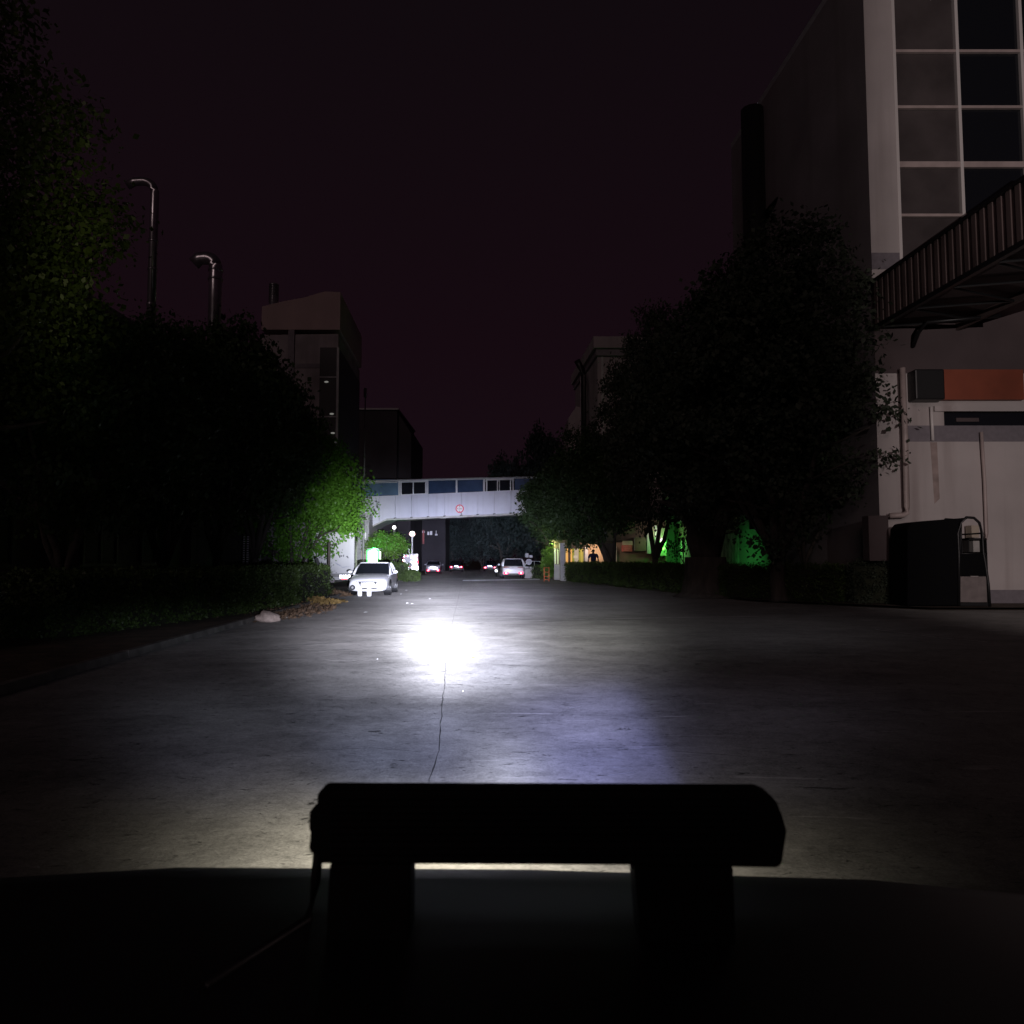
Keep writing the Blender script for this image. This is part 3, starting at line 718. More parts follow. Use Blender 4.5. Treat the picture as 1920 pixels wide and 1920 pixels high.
# far building seen under the bridge
fb = thing('far_workshop', 'dim far workshop seen under the footbridge with a few pale window patches', 'building', (XA(700, 105), 105, 0)); O = fb.location.copy()
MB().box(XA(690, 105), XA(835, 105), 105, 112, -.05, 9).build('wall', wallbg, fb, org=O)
MB().box(XA(738, 105) - .1, XA(745, 105), 104.7, 105, 0, ZA(999, 105)).build('pillar', conc, fb, org=O)
rd = MB()
for px in (786, 789.5, 793): rd.box(XA(px, 105), XA(px + 2.2, 105), 104.85, 105, ZA(1020, 105), ZA(994, 105))
rd.build('shutter', pinkb, fb, org=O)
dimw = mat('dim_lit_pane', (.5, .5, .5), .5, emit=(.20, .20, .26), estr=1.0)
for (a0, b0, a1, b1) in ((791, 996, 796, 999), (801, 997, 804.5, 1003), (806, 996, 810, 1003), (817, 995, 818, 1001), (815.5, 1001, 820, 1004)):
    MB().box(XA(a0, 105), XA(a1, 105), 104.9, 105, ZA(b1, 105), ZA(b0, 105)).build('window', dimw, fb, org=O)

# ================================================================== FOOTBRIDGE
def BP(px, py):   # points on the bridge's front face, plane slightly yawed
    # Y along plane: Y = 64 at px 690, 61.6 at px 965
    d = ray(px, py); k1 = d.x / d.y
    XL, XR = -12.343, .22; YL, YR = 64.0, 61.6; s_ = (YR - YL) / (XR - XL)
    Y = (YL - s_ * XL) / (1 - s_ * k1); return Vector((k1 * Y, Y, CH + d.z / d.y * Y))
fbv = Vector((.45, 2.4, 0))
br = thing('footbridge', 'covered white panelled footbridge with a window band crossing the street', 'footbridge', BP(690, 1050).xy.to_3d()); O = br.location.copy()
LX, RX = 640, 1075
def top(px): return 902 - (px - 690) * 6.4 / 275
def sill(px): return 931 - (px - 690) * 11.5 / 262
def bot(px): return 973 - (px - 725) * 9.5 / 225 if px > 725 else 973 + (725 - px) * 16.5 / 35
n_in = fbv.normalized()
def slab(poly, d0, d1, name, m, parent=br, **kw):
    pts = [BP(*q) + n_in * d0 for q in poly]
    return MB().prism(pts, n_in * (d1 - d0)).build(name, m, parent, org=O, **kw)
seams = [640, 672, 711, 741, 772, 803, 834, 865, 896, 927, 958, 990, 1030, 1075]
for a0, a1 in zip(seams[:-1], seams[1:]):
    g_ = .35
    pl = [(a0 + g_, sill(a0)), (a1 - g_, sill(a1))]
    if a0 < 725 < a1: pl += [(a1 - g_, bot(a1)), (725, bot(725)), (a0 + g_, bot(a0))]
    else: pl += [(a1 - g_, bot(a1)), (a0 + g_, bot(a0))]
    slab(pl, 0, .08, 'side_panel', whitep)
slab([(640, sill(640) + .5), (1075, sill(1075) + .5), (1075, bot(1075) - .5), (725, bot(725) - .5), (640, bot(640) - .5)], .12, .2, 'backing_wall', greym)
# bottom lip and soffit
slab([(725, bot(725) - .6), (1075, bot(1075) - .6), (1075, bot(1075) + 3.0), (725, bot(725) + 3.0)], -.08, .3, 'edge_beam', conc)
slab([(640, bot(640)), (725, bot(725)), (725, bot(725) + 2.6), (640, bot(640) + 2.6)], -.08, .3, 'edge_beam', conc)
slab([(725, bot(725)), (1075, bot(1075)), (1075, bot(1075) + 1.6), (725, bot(725) + 1.6)], .32, 2.4, 'soffit', greym)
slab([(640, bot(640)), (725, bot(725)), (725, bot(725) + 1.6), (640, bot(640) + 1.6)], .32, 2.4, 'soffit', greym)
slab([(640, top(640) - 1.0), (1075, top(1075) - 1.0), (1075, top(1075) + .2), (640, top(640) + .2)], -.25, 2.7, 'roof', greym)
slab([(640, top(640) - 3.2), (742, top(742) - 1.4), (742, top(742) - 1.05), (640, top(640) - 1.05)], -.3, 2.7, 'roof_sheet', blueroof)
slab([(640, sill(640) - .2), (1075, sill(1075) - .2), (1075, bot(1075)), (725, bot(725)), (640, bot(640))], 2.3, 2.4, 'rear_wall', greym)
bolt = MB()
for px in seams[3:11]:
    p = BP(px, bot(px) - .6) - n_in * .04; bolt.ball(p, (.14, .05, .06), 8, 4)
bolt.build('panel_clips', blackm, br, org=O)
# glazing: (x0, x1, kind)
def pane(a0, a1, m, d=.06): slab([(a0, top(a0) + 2.2), (a1, top(a1) + 2.2), (a1, sill(a1) - .6), (a0, sill(a0) - .6)], d, d + .03, 'window', m)
def bar(a0, a1, d0=-.03, m=framew): slab([(a0, top(a0) + .8), (a1, top(a1) + .8), (a1, sill(a1) + .2), (a0, sill(a0) + .2)], d0, d0 + .08, 'mullion', m)
pane(640, 747, glassl); pane(803, 855, glassb); pane(856, 906, glassb)
pane(965, 1075, glassb)
for a0, a1 in ((747, 749.5), (750.5, 753), (774, 775.6), (797.5, 799.5), (800.5, 803), (854.5, 857.5), (906, 909), (911.5, 913.5), (932, 933.5), (936, 937), (956.5, 958), (961, 963)): bar(a0, a1)
for a0, a1 in ((753, 774), (775.6, 797.5), (913.5, 932), (937, 956.5)):
    pane(a0, a1, glassd)
slab([(640, top(640) + .4), (1075, top(1075) + .4), (1075, top(1075) + 1.6), (640, top(640) + 1.6)], -.06, .04, 'head_rail', framew)
slab([(751, top(751) + 2.0), (800, top(800) + 2.0), (800, top(800) + 4.4), (751, top(751) + 4.4)], -.05, .03, 'window_head', framew)
slab([(912, top(912) + 2.0), (961, top(961) + 2.0), (961, top(961) + 4.0), (912, top(912) + 4.0)], -.05, .03, 'window_head', framew)
slab([(751, sill(751) - 1.2), (800, sill(800) - 1.2), (800, sill(800) + .3), (751, sill(751) + .3)], -.04, .03, 'window_sill', framew)
slab([(640, top(640) + 3.2), (745, top(745) + 3.2), (745, top(745) + 4.2), (640, top(640) + 4.2)], -.05, .03, 'window_head', framew)
# height limit sign hung on the bridge side
hs = thing('height_limit_sign', 'round red rimmed height limit sign on the footbridge side', 'sign', BP(862.5, 954)); O2 = hs.location.copy()
yaw = math.atan2(-(61.6 - 64.0), (.22 + 12.343)) * -1
hs.scale = (1.15, 1, 1.15); hs.rotation_euler = (0, 0, yaw); hs.location = hs.location - n_in * .10
def disc(r, y0, y1, name, m, par, seg=28): return MB().tube([(0, y0, 0), (0, y1, 0)], r, seg).build(name, m, par)
signred = mat('sign_red', (.75, .10, .14), .4, metal=.3); signw = mat('sign_white', (.95, .93, .93), .35, metal=.5); signk = mat('sign_ink', (.20, .16, .17), .6)
disc(.31, 0, .03, 'rim', signred, hs); disc(.235, -.006, .0, 'face', signw, hs)
MB().prism([(-.05, -.012, .21), (.05, -.012, .21), (0, -.012, .13)], (0, .004, 0)).build('arrow', signk, hs)
MB().prism([(-.05, -.012, -.21), (.05, -.012, -.21), (0, -.012, -.13)], (0, .004, 0)).build('arrow', signk, hs)
tx = bpy.data.curves.new('numerals', 'FONT'); tx.body = '4.5m'; tx.size = .20; tx.align_x = 'CENTER'; tx.align_y = 'CENTER'; tx.extrude = .002
tq = bpy.data.objects.new('numerals_curve', tx); C.objects.link(tq); tmesh = bpy.data.meshes.new_from_object(tq.evaluated_get(bpy.context.evaluated_depsgraph_get())); bpy.data.objects.remove(tq); to = bpy.data.objects.new('numerals', tmesh); C.objects.link(to); to.parent = hs; to.location = (0, -.012, 0); to.rotation_euler = (R(90), 0, 0); tmesh.materials.clear(); tmesh.materials.append(signk)

# stair tower carrying the left end of the bridge, with lamps
st = thing('stair_block', 'grey stair block under the left end of the footbridge', 'building', (XA(668, 62), 62, 0)); O = st.location.copy()
MB().box(XA(600, 62), XA(690, 62), 62.3, 66, -.05, ZA(962, 62)).build('wall', greym, st, org=O)
MB().box(XA(676, 62), XA(690, 62) - .05, 62.2, 62.3, ZA(1058, 62), ZA(1028, 62)).build('door_panel', beige, st, org=O)
MB().box(XA(682, 62), XA(685, 62), 62.15, 62.3, ZA(1012, 62), ZA(998, 62)).build('bracket', white, st, org=O)

# glowing booth
YB = 57.0
gb = thing('glowing_booth', 'small booth with a blown out green white lit window behind the white saloon', 'booth', (XA(699, YB), YB, .1)); O = gb.location.copy()
xb0, xb1 = XA(690, YB), XA(707.5, YB)
MB().box(xb0 - .08, xb1 + .08, YB + .02, YB + 1.6, .1, ZA(1058, YB)).build('base_wall', conc, gb, org=O)
MB().prism([(xb0 - .13, YB + .05, ZA(1057, YB)), (xb1 + .14, YB + .05, ZA(1057, YB)), (xb1 + .14, YB + .05, ZA(1031.5, YB)), (xb0 + .38, YB + .05, ZA(1027, YB)), (xb0 - .13, YB + .05, ZA(1031.5, YB))], (0, .04, 0)).build('green_fringe', mat('green_glow_fringe', (.2, 1, .3), .5, emit=(.08, 1, .14), estr=.75), gb, org=O)  # glowing sheet added as the green bloom round the window
gm = MB(); gm.prism([(xb0, YB, ZA(1056, YB)), (xb1, YB, ZA(1056, YB)), (xb1, YB, ZA(1034, YB)), (xb0 + .38, YB, ZA(1030, YB)), (xb0, YB, ZA(1034, YB))], (0, 1.5, 0)); gm.build('window', greenbox, gb, org=O, bevel=.03)
MB().box(xb0 - .1, xb1 + .1, YB + .1, YB + 1.7, ZA(1030, YB) + .01, ZA(1030, YB) + .08).build('roof', greym, gb, org=O)
spot('booth_green_lamp', (XA(702, 57), 56.7, 2.5), (XA(733, 62), 62, 2.4), 900, (.05, 1, .10), 46, .5, .08)
# round white lamp on a grey post, globe street lamp on a white post
def post_lamp(name, lab, px, py, Y, rp_, rg, mglow, mpost, halo=None, z0=0.0, grp=None):
    p = AT(px, py, Y); t_ = thing(name, lab, 'street lamp', (p.x, Y, z0), 0, grp); O = t_.location.copy()
    MB().tube([(p.x, Y, z0), (p.x, Y, z0 + .3), (p.x, Y, z0 + .35), (p.x, Y, p.z - rg * .8)], [rp_ * 1.6, rp_ * 1.6, rp_, rp_ * .85], 10).build('post', mpost, t_, org=O, smooth=True)
    MB().tube([(p.x, Y, p.z - rg * 1.05), (p.x, Y, p.z - rg * .7)], rg * .6, 10).build('collar', greym, t_, org=O)
    MB().ball(p, rg).build('globe', mglow, t_, org=O, smooth=True)
    if halo: MB().tube([(p.x, Y, p.z - .05), (p.x, Y, p.z + .05)], rg * 1.35, 18).build('halo_ring', halo, t_, org=O, smooth=True)  # glowing ring added as the halo round the lamp
    return t_
post_lamp('street_lamp', 'globe street lamp on a bright white post behind the reflective truck', 773, 1001, 75, .10, .26, lampp, white, lamphalo)
post_lamp('street_lamp', 'round white lamp on a dim grey post under the left part of the footbridge', 739, 989, 72, .12, .17, lampw, greym)
wl = MB(); p = AT(661.5, 1025, 47); wl.ball(p, (.09, .06, .14)); wo = thing('wall_lamp', 'oval white lamp fixed beside the top of the white box truck', 'lamp', p)
wl.build('globe', lampw, wo, org=p, smooth=True); MB().box(p.x - .05, p.x + .05, p.y + .05, p.y + .4, p.z - .05, p.z + .05).build('bracket', greym, wo, org=p)
p = AT(658, 1016.5, 47); wo = thing('wall_lamp', 'tiny white lamp just above the oval lamp by the box truck', 'lamp', p); MB().ball(p, .055).build('globe', lampw, wo, org=p, smooth=True)
MB().box(p.x - .03, p.x + .03, p.y + .04, p.y + .4, p.z - .03, p.z + .03).build('bracket', greym, wo, org=p)

# ================================================================== VEHICLES
def loft(rings, closed_ends=True):
    mb = MB(); n = len(rings[0])
    for r_ in rings: mb.v += [tuple(p) for p in r_]
    for i in range(len(rings) - 1):
        for k_ in range(n):
            j = (k_ + 1) % n; mb.f.append((i * n + k_, i * n + j, (i + 1) * n + j, (i + 1) * n + k_))
    if closed_ends:
        mb.f.append(tuple(reversed(range(n)))); m0 = (len(rings) - 1) * n; mb.f.append(tuple(m0 + k_ for k_ in range(n)))
    return mb
def car(name, lab, loc, rz, paint, kind='sedan', group=None, lit_tail=False, tail_z=.80, tail_x=.62, plate_rear=True, head=True, L=4.6, W=1.8, H=1.46, fogs=False):
    t_ = thing(name, lab, 'car', loc, rz, group)
    hl, hw = L / 2, W / 2
    belt = .95 * H / 1.46; suv = kind == 'suv'
    gz0 = .18 if not suv else .26
    # stations: y, half width, top z, bottom z
    if suv: S = [(-hl, .86, .86, .40), (-hl + .10, .95, 1.02, .30), (-hl + .5, 1.0, belt + .03, gz0), (-.6, 1.0, belt, gz0), (.5, 1.0, belt, gz0), (1.0, .99, belt + .01, gz0), (hl - .7, .97, belt - .05, gz0), (hl - .25, .92, belt - .13, gz0 + .02), (hl - .04, .84, .80, .30), (hl, .72, .66, .38)]
    else: S = [(-hl, .80, .80, .36), (-hl + .10, .92, .97, .26), (-hl + .5, .98, 1.01, gz0), (-1.3, 1.0, .99, gz0), (-.4, 1.0, belt, gz0), (.6, 1.0, belt, gz0), (1.0, .99, belt, gz0), (hl - .7, .97, .88, gz0), (hl - .28, .94, .79, gz0), (hl - .05, .90, .70, .17), (hl, .84, .60, .20)]
    rings = []
    for (y, wf, zt, zb) in S:
        w_ = hw * wf; zm = (zt + zb) / 2
        half = [(w_ * .80, zb), (w_ * .97, zb + .10), (w_, zm), (w_ * .985, zt - .16), (w_ * .90, zt - .03), (w_ * .55, zt + .015)]
        ring = [(x, y, z) for x, z in half] + [(-x, y, z) for x, z in reversed(half)]
        rings.append(ring)
    loft(rings).build('body', paint, t_, smooth=True, subs=2)
    # wheel arches and wheels
    wr = .32 if not suv else .36
    for sx_ in (-1, 1):
        for wy in (-hl + .95, hl - .88):
            mb = MB().tube([(sx_ * (hw - .26), wy, wr), (sx_ * (hw + .004), wy, wr)], wr + .055, 24); mb.build('wheel_arch', blackm, t_)
            wo_ = MB().tube([(sx_ * (hw - .22), wy, wr), (sx_ * (hw + .012), wy, wr)], wr, 24).build('wheel', rubber, t_, bevel=.02)
            rm = MB().tube([(sx_ * (hw + .006), wy, wr), (sx_ * (hw + .020), wy, wr)], wr * .62, 20)
            rm.build('rim', rimm, wo_)
    # greenhouse
    zt = H - .03
    if suv: gb_ = [(-hl + .14, .80), (.98, .80)]; gt_ = [(-hl + .52, .62), (.20, .62)]
    else: gb_ = [(-1.62, .80), (1.02, .80)]; gt_ = [(-.85, .60), (.22, .60)]
    wb = hw * .90; wt = hw * .70; zb = belt - .05
    def ghx(y, z):  # half width at a height
        return wb + (wt - wb) * (z - zb) / (zt - zb)
    def qy(i, z): k_ = (z - zb) / (zt - zb); return gb_[i][0] + (gt_[i][0] - gb_[i][0]) * k_
    rg = []
    for z, sh in ((zb, 0), (zb + (zt - zb) * .5, .03), (zt - .02, .02)):
        x = ghx(0, z) + sh; yr, yf = qy(0, z), qy(1, z)
        rg.append([(-x, yr + .06, z), (-x * .5, yr - .02, z), (x * .5, yr - .02, z), (x, yr + .06, z), (x, yf - .08, z), (x * .5, yf + .03, z), (-x * .5, yf + .03, z), (-x, yf - .08, z)])
    loft(rg).build('windows', glassd, t_, smooth=False, bevel=.02)
    x = wt + .03; yr, yf = gt_[0][0] - .02, gt_[1][0] + .04
    rr = []
    for z, k_ in ((zt - .05, 1.0), (zt, .97), (zt + .025, .80)):
        xx = x * k_; yc = (yr + yf) / 2; hy = (yf - yr) / 2 * (k_ if k_ < .9 else 1)
        rr.append([(-xx, yc - hy + .05, z), (-xx * .5, yc - hy, z), (xx * .5, yc - hy, z), (xx, yc - hy + .05, z), (xx, yc + hy - .06, z), (xx * .5, yc + hy, z), (-xx * .5, yc + hy, z), (-xx, yc + hy - .06, z)])
    loft(rr).build('roof', paint, t_, smooth=True)
    for sx_ in (-1, 1):
        for i in (0, 1):
            pl = MB()
            a_ = Vector((sx_ * (wb + .01), gb_[i][0] + (.07 if i == 0 else -.09), zb)); b_ = Vector((sx_ * (wt + .02), gt_[i][0] + (.05 if i == 0 else -.05), zt - .03))
            pl.tube([a_, a_.lerp(b_, .5) + Vector((sx_ * .03, 0, .01)), b_], [.055, .045, .04] if not (suv and i == 0) else [.11, .09, .06], 8)
            pl.build('pillar', paint, t_, smooth=True)
        ym = -.35
        MB().tube([(sx_ * (wb + .01), ym, zb), (sx_ * (wt + .035), ym, zt - .03)], .035, 6).build('pillar', paint, t_, smooth=True)
    # mirrors
    for sx_ in (-1, 1):
        mb = MB(); mb.ball((sx_ * (hw + .12), .72, belt + .06), (.12, .06, .075)); mb.build('mirror', paint, t_, smooth=True)
        MB().tube([(sx_ * (hw - .06), .76, belt - .02), (sx_ * (hw + .06), .74, belt + .03)], .02, 6).build('mirror_arm', blackm, t_)
    # front
    fy = hl
    gr = MB().prism([(-.42, fy - .01, .62), (.42, fy - .01, .62), (.30, fy + .015, .42), (-.30, fy + .015, .42)], (0, .015, 0)); gr.build('grille', blackm, t_)
    MB().box(-.40, .40, fy - .01, fy + .012, .28, .35).build('air_intake', blackm, t_)
    for sx_ in (-1, 1):
        h_ = MB(); h_.prism([(sx_ * .44, fy - .045, .63), (sx_ * .80, fy - .33, .74), (sx_ * .83, fy - .33, .66), (sx_ * .62, fy - .09, .54), (sx_ * .46, fy - .03, .57)], (sx_ * .02, .035, 0)); h_.build('headlight', lens, t_, bevel=.01)
        if fogs:
            MB().tube([(sx_ * .64, fy - .16, .36), (sx_ * .65, fy + .02, .36)], .115, 14).build('fog_lamp_surround', blackm, t_)
            MB().tube([(sx_ * .64, fy - .05, .36), (sx_ * .65, fy + .035, .36)], .05, 12).build('fog_lamp', lens, t_)
    # rear
    ry = -hl
    for sx_ in (-1, 1):
        if lit_tail:
            l_ = MB().ball((sx_ * tail_x, ry + .02, tail_z), (.21, .08, .125)).build('tail_light', redl, t_, smooth=True)
            MB().ball((sx_ * tail_x, ry - .055, tail_z + .01), (.085, .03, .07)).build('bulb', redh, l_, smooth=True)
        if suv or not lit_tail:
            MB().prism([(sx_ * .35, ry + .03, .96 if suv else .80), (sx_ * .82, ry + .16, 1.0 if suv else .86), (sx_ * .82, ry + .16, .92 if suv else .72), (sx_ * .35, ry + .03, .93 if suv else .74)], (0, -.06, 0)).build('tail_light', redd, t_)
    MB().box(-hw * .75, hw * .75, ry - .02, ry + .03, .30, .44).build('bumper_insert', blackm, t_)
    if plate_rear: MB().box(-.26, .26, ry - .035, ry - .015, .66, .82).build('number_plate', plate, t_, bevel=.01)
    return t_

# white parked saloon
p = GR(687, 1117)
c1 = car('parked_car', 'white parked saloon facing us at the left kerb with glaring plate and posts', (p.x - .05, p.y + 2.2, 0), R(180 + 3), carw, fogs=True)
# its dazzling front plate and two reflector posts just ahead of the bumper
MB().box(-.28, .28, 2.335, 2.355, .36, .56).build('number_plate', plate, c1)
pr = Matrix.Rotation(R(183), 3, 'Z')
def from_car(x, y): v = pr @ Vector((x, y, 0)); return v + Vector((p.x - .05, p.y + 2.2, 0))
for i, (dx, lab) in enumerate(((.28, 'left of the two white reflector posts before the saloon bumper'), (-.13, 'right of the two white reflector posts before the saloon bumper'))):
    q = from_car(dx, 2.62 + .12 * i)
    rp_ = thing('reflector_post', lab, 'reflector post', (q.x, q.y, .0), 0, 'white reflector posts in front of the parked saloon')
    MB().box(-.09, .09, -.05, .05, 0, .44).build('post', white, rp_, bevel=.02)
    MB().box(-.085, .085, -.062, -.053, .06, .42).build('reflector', reflw, rp_)
# white estate car, brake lights on
p = GR(959, 1085)
car('estate_car', 'white estate car seen from behind with red brake lights low down', (p.x + .05, p.y + 2.35, 0), R(3), carw, kind='suv', lit_tail=True, tail_z=.46, tail_x=.62, L=4.7, W=2.0, H=1.68, plate_rear=False)
CG = 'cars driving away at the end of the street'
p = GR(810, 1075.5); car('distant_car', 'silver saloon with red tail lights nearest to the reflective truck', (p.x, p.y + 2, 0), R(4), cars, lit_tail=True, tail_z=.36, tail_x=.55, group=CG)
p = GR(854, 1072); car('distant_car', 'dark saloon with a bright plate in the middle of the far road', (p.x, p.y + 2, 0), R(3), card, lit_tail=True, tail_z=.62, tail_x=.66, group=CG)
p = GR(918, 1071.5); car('distant_car', 'dark car half hidden left of the white estate car', (p.x, p.y + 2, 0), R(2), card, lit_tail=True, tail_z=.52, tail_x=.66, group=CG)
car('crossing_car', 'white saloon standing sideways behind the round sign', (XA(1008, 74), 74, 0), R(-90), carw, L=4.5)

# parked motorcycle left of the estate car
p = GR(929, 1083); mc = thing('motorcycle', 'pale scooter standing just left of the white estate car', 'motorcycle', (p.x, p.y + 4, 0)); 
for y in (-.62, .62):
    wl_ = MB().tube([(-.05, y, .28), (.05, y, .28)], .28, 16).build('wheel', rubber, mc)
MB().tube([(0, .62, .30), (0, .50, .75), (0, .42, 1.02)], .035, 6).build('fork', greym, mc)
MB().tube([(-.32, .38, 1.04), (0, .42, 1.02), (.32, .38, 1.04)], .02, 6).build('handlebar', blackm, mc)
mb = MB(); mb.ball((0, -.35, .55), (.20, .42, .20)); mb.ball((0, .45, .62), (.18, .10, .30)); mb.build('fairing', carw, mc, smooth=True)
MB().ball((0, -.30, .80), (.15, .42, .08)).build('seat', blackm, mc, smooth=True)
MB().box(-.10, .10, -.80, -.78, .50, .62).build('number_plate', plate, mc)
MB().box(-.04, .04, -.6, .5, .25, .36).build('footboard', greym, mc)

# white box truck
YK = 41.0; xk0, xk1 = XA(586, YK), XA(664, YK)
bt = thing('box_truck', 'white box truck parked behind the hedge with a reflective tail strip', 'truck', ((xk0 + xk1) / 2, YK, 0)); O = bt.location.copy()
MB().box(xk0, xk1, YK, YK + 5.5, .78, 3.1).build('cargo_box', trucko, bt, org=O, bevel=.04)
rb = MB(); i = 0; X = xk0 + .05
while X < xk1 - .1: rb.box(X, X + .05, YK - .012, YK - .001, .95, 3.0); X += .22
rb.build('door_ribs', trucko, bt, org=O)
MB().box(xk0 + .05, xk1 - .05, YK + .1, YK + .3, .45, .62).build('rear_bumper', greym, bt, org=O)
MB().box(XA(637, YK), XA(656, YK), YK - .05, YK - .02, ZA(1083.5, YK), ZA(1078.5, YK)).build('reflective_strip', reflw, bt, org=O)
MB().box(XA(640, YK), XA(651, YK), YK - .05, YK - .02, ZA(1086.5, YK), ZA(1084, YK)).build('reflective_strip', reflr, bt, org=O)
for X in (xk0 + .25, xk1 - .25):
    for y in (YK + 1.0, YK + 6.2): MB().tube([(X - .13, y, .42), (X + .13, y, .42)], .42, 18).build('wheel', rubber, bt, org=O)
MB().box(xk0 + .1, xk1 - .1, YK + 5.6, YK + 7.1, .6, 2.4).build('cab', white, bt, org=O, bevel=.1)
MB().box(xk0 + .05, xk1 - .05, YK + .3, YK + 6.9, .5, .775).build('chassis', blackm, bt, org=O)
# swoosh and lettering fragments painted on the doors
dk = mat('faded_blue_print', (.22, .23, .30), .6); mk = MB(); 
for q in (((627, 1054), (633, 1057), (640, 1061.5), (640, 1062.3), (632, 1059)), ((640, 1063.5), (650, 1062.3), (658, 1062.8), (650, 1063.3), (641, 1064.5))):
    mk.prism([AT(a_, b_, YK - .016) for a_, b_ in q], (0, .003, 0))
mk.build('swoosh_print', dk, bt, org=O)
mk = MB()
for q in (((635, 1041), (637.5, 1041), (637.5, 1046.5), (636, 1046)), ((638, 1041.5), (641.5, 1041), (641, 1044), (638, 1044)), ((643, 1040), (644.5, 1040), (644.5, 1044.5), (643, 1044)), ((648, 1042.5), (651, 1042), (653.5, 1047), (651, 1046.5))):
    mk.prism([AT(a_, b_, YK - .016) for a_, b_ in q], (0, .003, 0))
mk.build('letter_fragments', mat('dark_print', (.05, .05, .06), .6), bt, org=O)
bt.rotation_euler = (0, 0, R(11.5))

# utility truck with reflective marks
YR_ = 66.0; cx = XA(771, YR_); ut = thing('utility_truck', 'utility truck tail covered in glaring red and white reflectors', 'truck', (cx, YR_, 0)); O = ut.location.copy()
xl, xr = XA(756.5, YR_), XA(784.5, YR_)
MB().box(xl, xr, YR_, YR_ + 3.6, ZA(1066, YR_), ZA(1040.5, YR_)).build('body', greym, ut, org=O, bevel=.05)
MB().box(xl - .05, xr + .05, YR_ + 3.7, YR_ + 5.4, .45, 2.15).build('cab', white, ut, org=O, bevel=.1)
MB().box(xl + .1, xr - .1, YR_ + .2, YR_ + 5.2, .36, ZA(1066, YR_) - .005).build('chassis', blackm, ut, org=O)
for X in (xl + .2, xr - .2):
    for y in (YR_ + .9, YR_ + 4.5): MB().tube([(X - .12, y, .38), (X + .12, y, .38)], .38, 18).build('wheel', rubber, ut, org=O)
def rdisc(px, py, rpx, m=reflw, nm='reflector'):
    c_ = AT(px, py, YR_); r_ = rpx / F * YR_; MB().tube([(c_.x, YR_ - .05, c_.z), (c_.x, YR_ - .004, c_.z)], r_, 14).build(nm, m, ut, org=O)
for a_ in ((757.8, 1043, 1.7), (764.5, 1042.8, 1.5), (772, 1042.8, 1.6), (779.5, 1043, 2.0), (757.3, 1051, 1.9), (780, 1050, 1.9), (758, 1065.5, 2.2), (766, 1066, 2.8), (774, 1065, 3.2), (780.5, 1065, 4.2),
           (762, 1057.5, 2.8), (757.5, 1058.5, 2.0), (776, 1057, 3.0), (780, 1057.5, 2.0), (766.6, 1058.4, 1.1)): rdisc(*a_)
for (a0, a1, b0, b1) in ((759.5, 763, 1041.5, 1043.5), (774, 777.5, 1041.5, 1043.5), (755.6, 756.6, 1046, 1056), (781.8, 782.8, 1044, 1062), (782.6, 784.2, 1052, 1056), (763, 770, 1062, 1063.2)):
    MB().box(XA(a0, YR_), XA(a1, YR_), YR_ - .04, YR_ - .003, ZA(b1, YR_), ZA(b0, YR_)).build('red_reflector', reflr, ut, org=O)
for (a0, a1, b0, b1) in ((770, 777.5, 1045.5, 1047), (770, 778, 1052.5, 1054.5)):
    MB().box(XA(a0, YR_), XA(a1, YR_), YR_ - .04, YR_ - .003, ZA(b1, YR_), ZA(b0, YR_)).build('white_bar', reflw, ut, org=O)
X = XA(767, YR_); MB().tube([(X, YR_ + .5, ZA(1041, YR_)), (X, YR_ + .5, ZA(1029, YR_)), (XA(763.5, YR_), YR_ + .5, ZA(1028, YR_))], .05, 8).build('hooked_pipe', pipew, ut, org=O)
ut.rotation_euler = (0, 0, R(8))

# ================================================================== RIGHT SIDE: booth, pillar, barrier, signs, person
pv = GR(1060, 1089); pc = MB()
def pq(px, py, dy=0): q = AT(px, py, pv.y); return Vector((q.x, pv.y + dy, q.z))
pc.prism([(pq(1051, 1089).x, pv.y, 0), (pq(1068.5, 1089).x, pv.y, 0), pq(1067, 1078), pq(1065, 1064), pq(1059.5, 1061), pq(1059.5, 1018), pq(1049, 1018)], (0, .5, 0))
tag(pc.build('gate_pillar', concl, org=(pv.x, pv.y, 0), bevel=.03), 'pale concrete pillar with a widened foot in front of the guard booth', 'pillar')
YG = pv.y + .75
gd = thing('guard_booth', 'guard booth with warmly lit curtained windows behind the pale pillar', 'booth', (XA(1040, YG), YG, 0)); O = gd.location.copy()
bx0, bx1 = XA(1039, YG), XA(1103, YG); zl, zh = ZA(1058.5, YG), ZA(1028, YG)
MB().box(bx0, bx1, YG, YG + .1, .06, zl - .02).build('base_wall', concl, gd, org=O)
MB().box(bx0, bx1, YG + 2.2, YG + 2.3, .06, zh + .5).build('rear_wall', beiged, gd, org=O)
MB().box(bx0 - .2, bx1 + .2, YG - .25, YG + 2.5, zh + .5, zh + .62).build('roof', beiged, gd, org=O)
MB().box(bx0, bx1, YG, YG + .1, zh, zh + .5).build('fascia_and_dark_band', beiged, gd, org=O)
MB().box(bx0, bx1, YG - .05, YG + .12, zl - .10, zl).build('window_sill', concl, gd, org=O)
for px, wpx, m_ in ((1039, 1.2, framew), (1059.8, 1.0, beige), (1094.5, 1.4, greym)): MB().box(XA(px, YG), XA(px + wpx, YG), YG - .03, YG + .12, zl, zh).build('window_frame', m_, gd, org=O)
MB().box(XA(1096.8, YG), XA(1102.5, YG), YG - .04, YG + .1, ZA(1062, YG), zh + .1).build('door_jamb', white, gd, org=O)
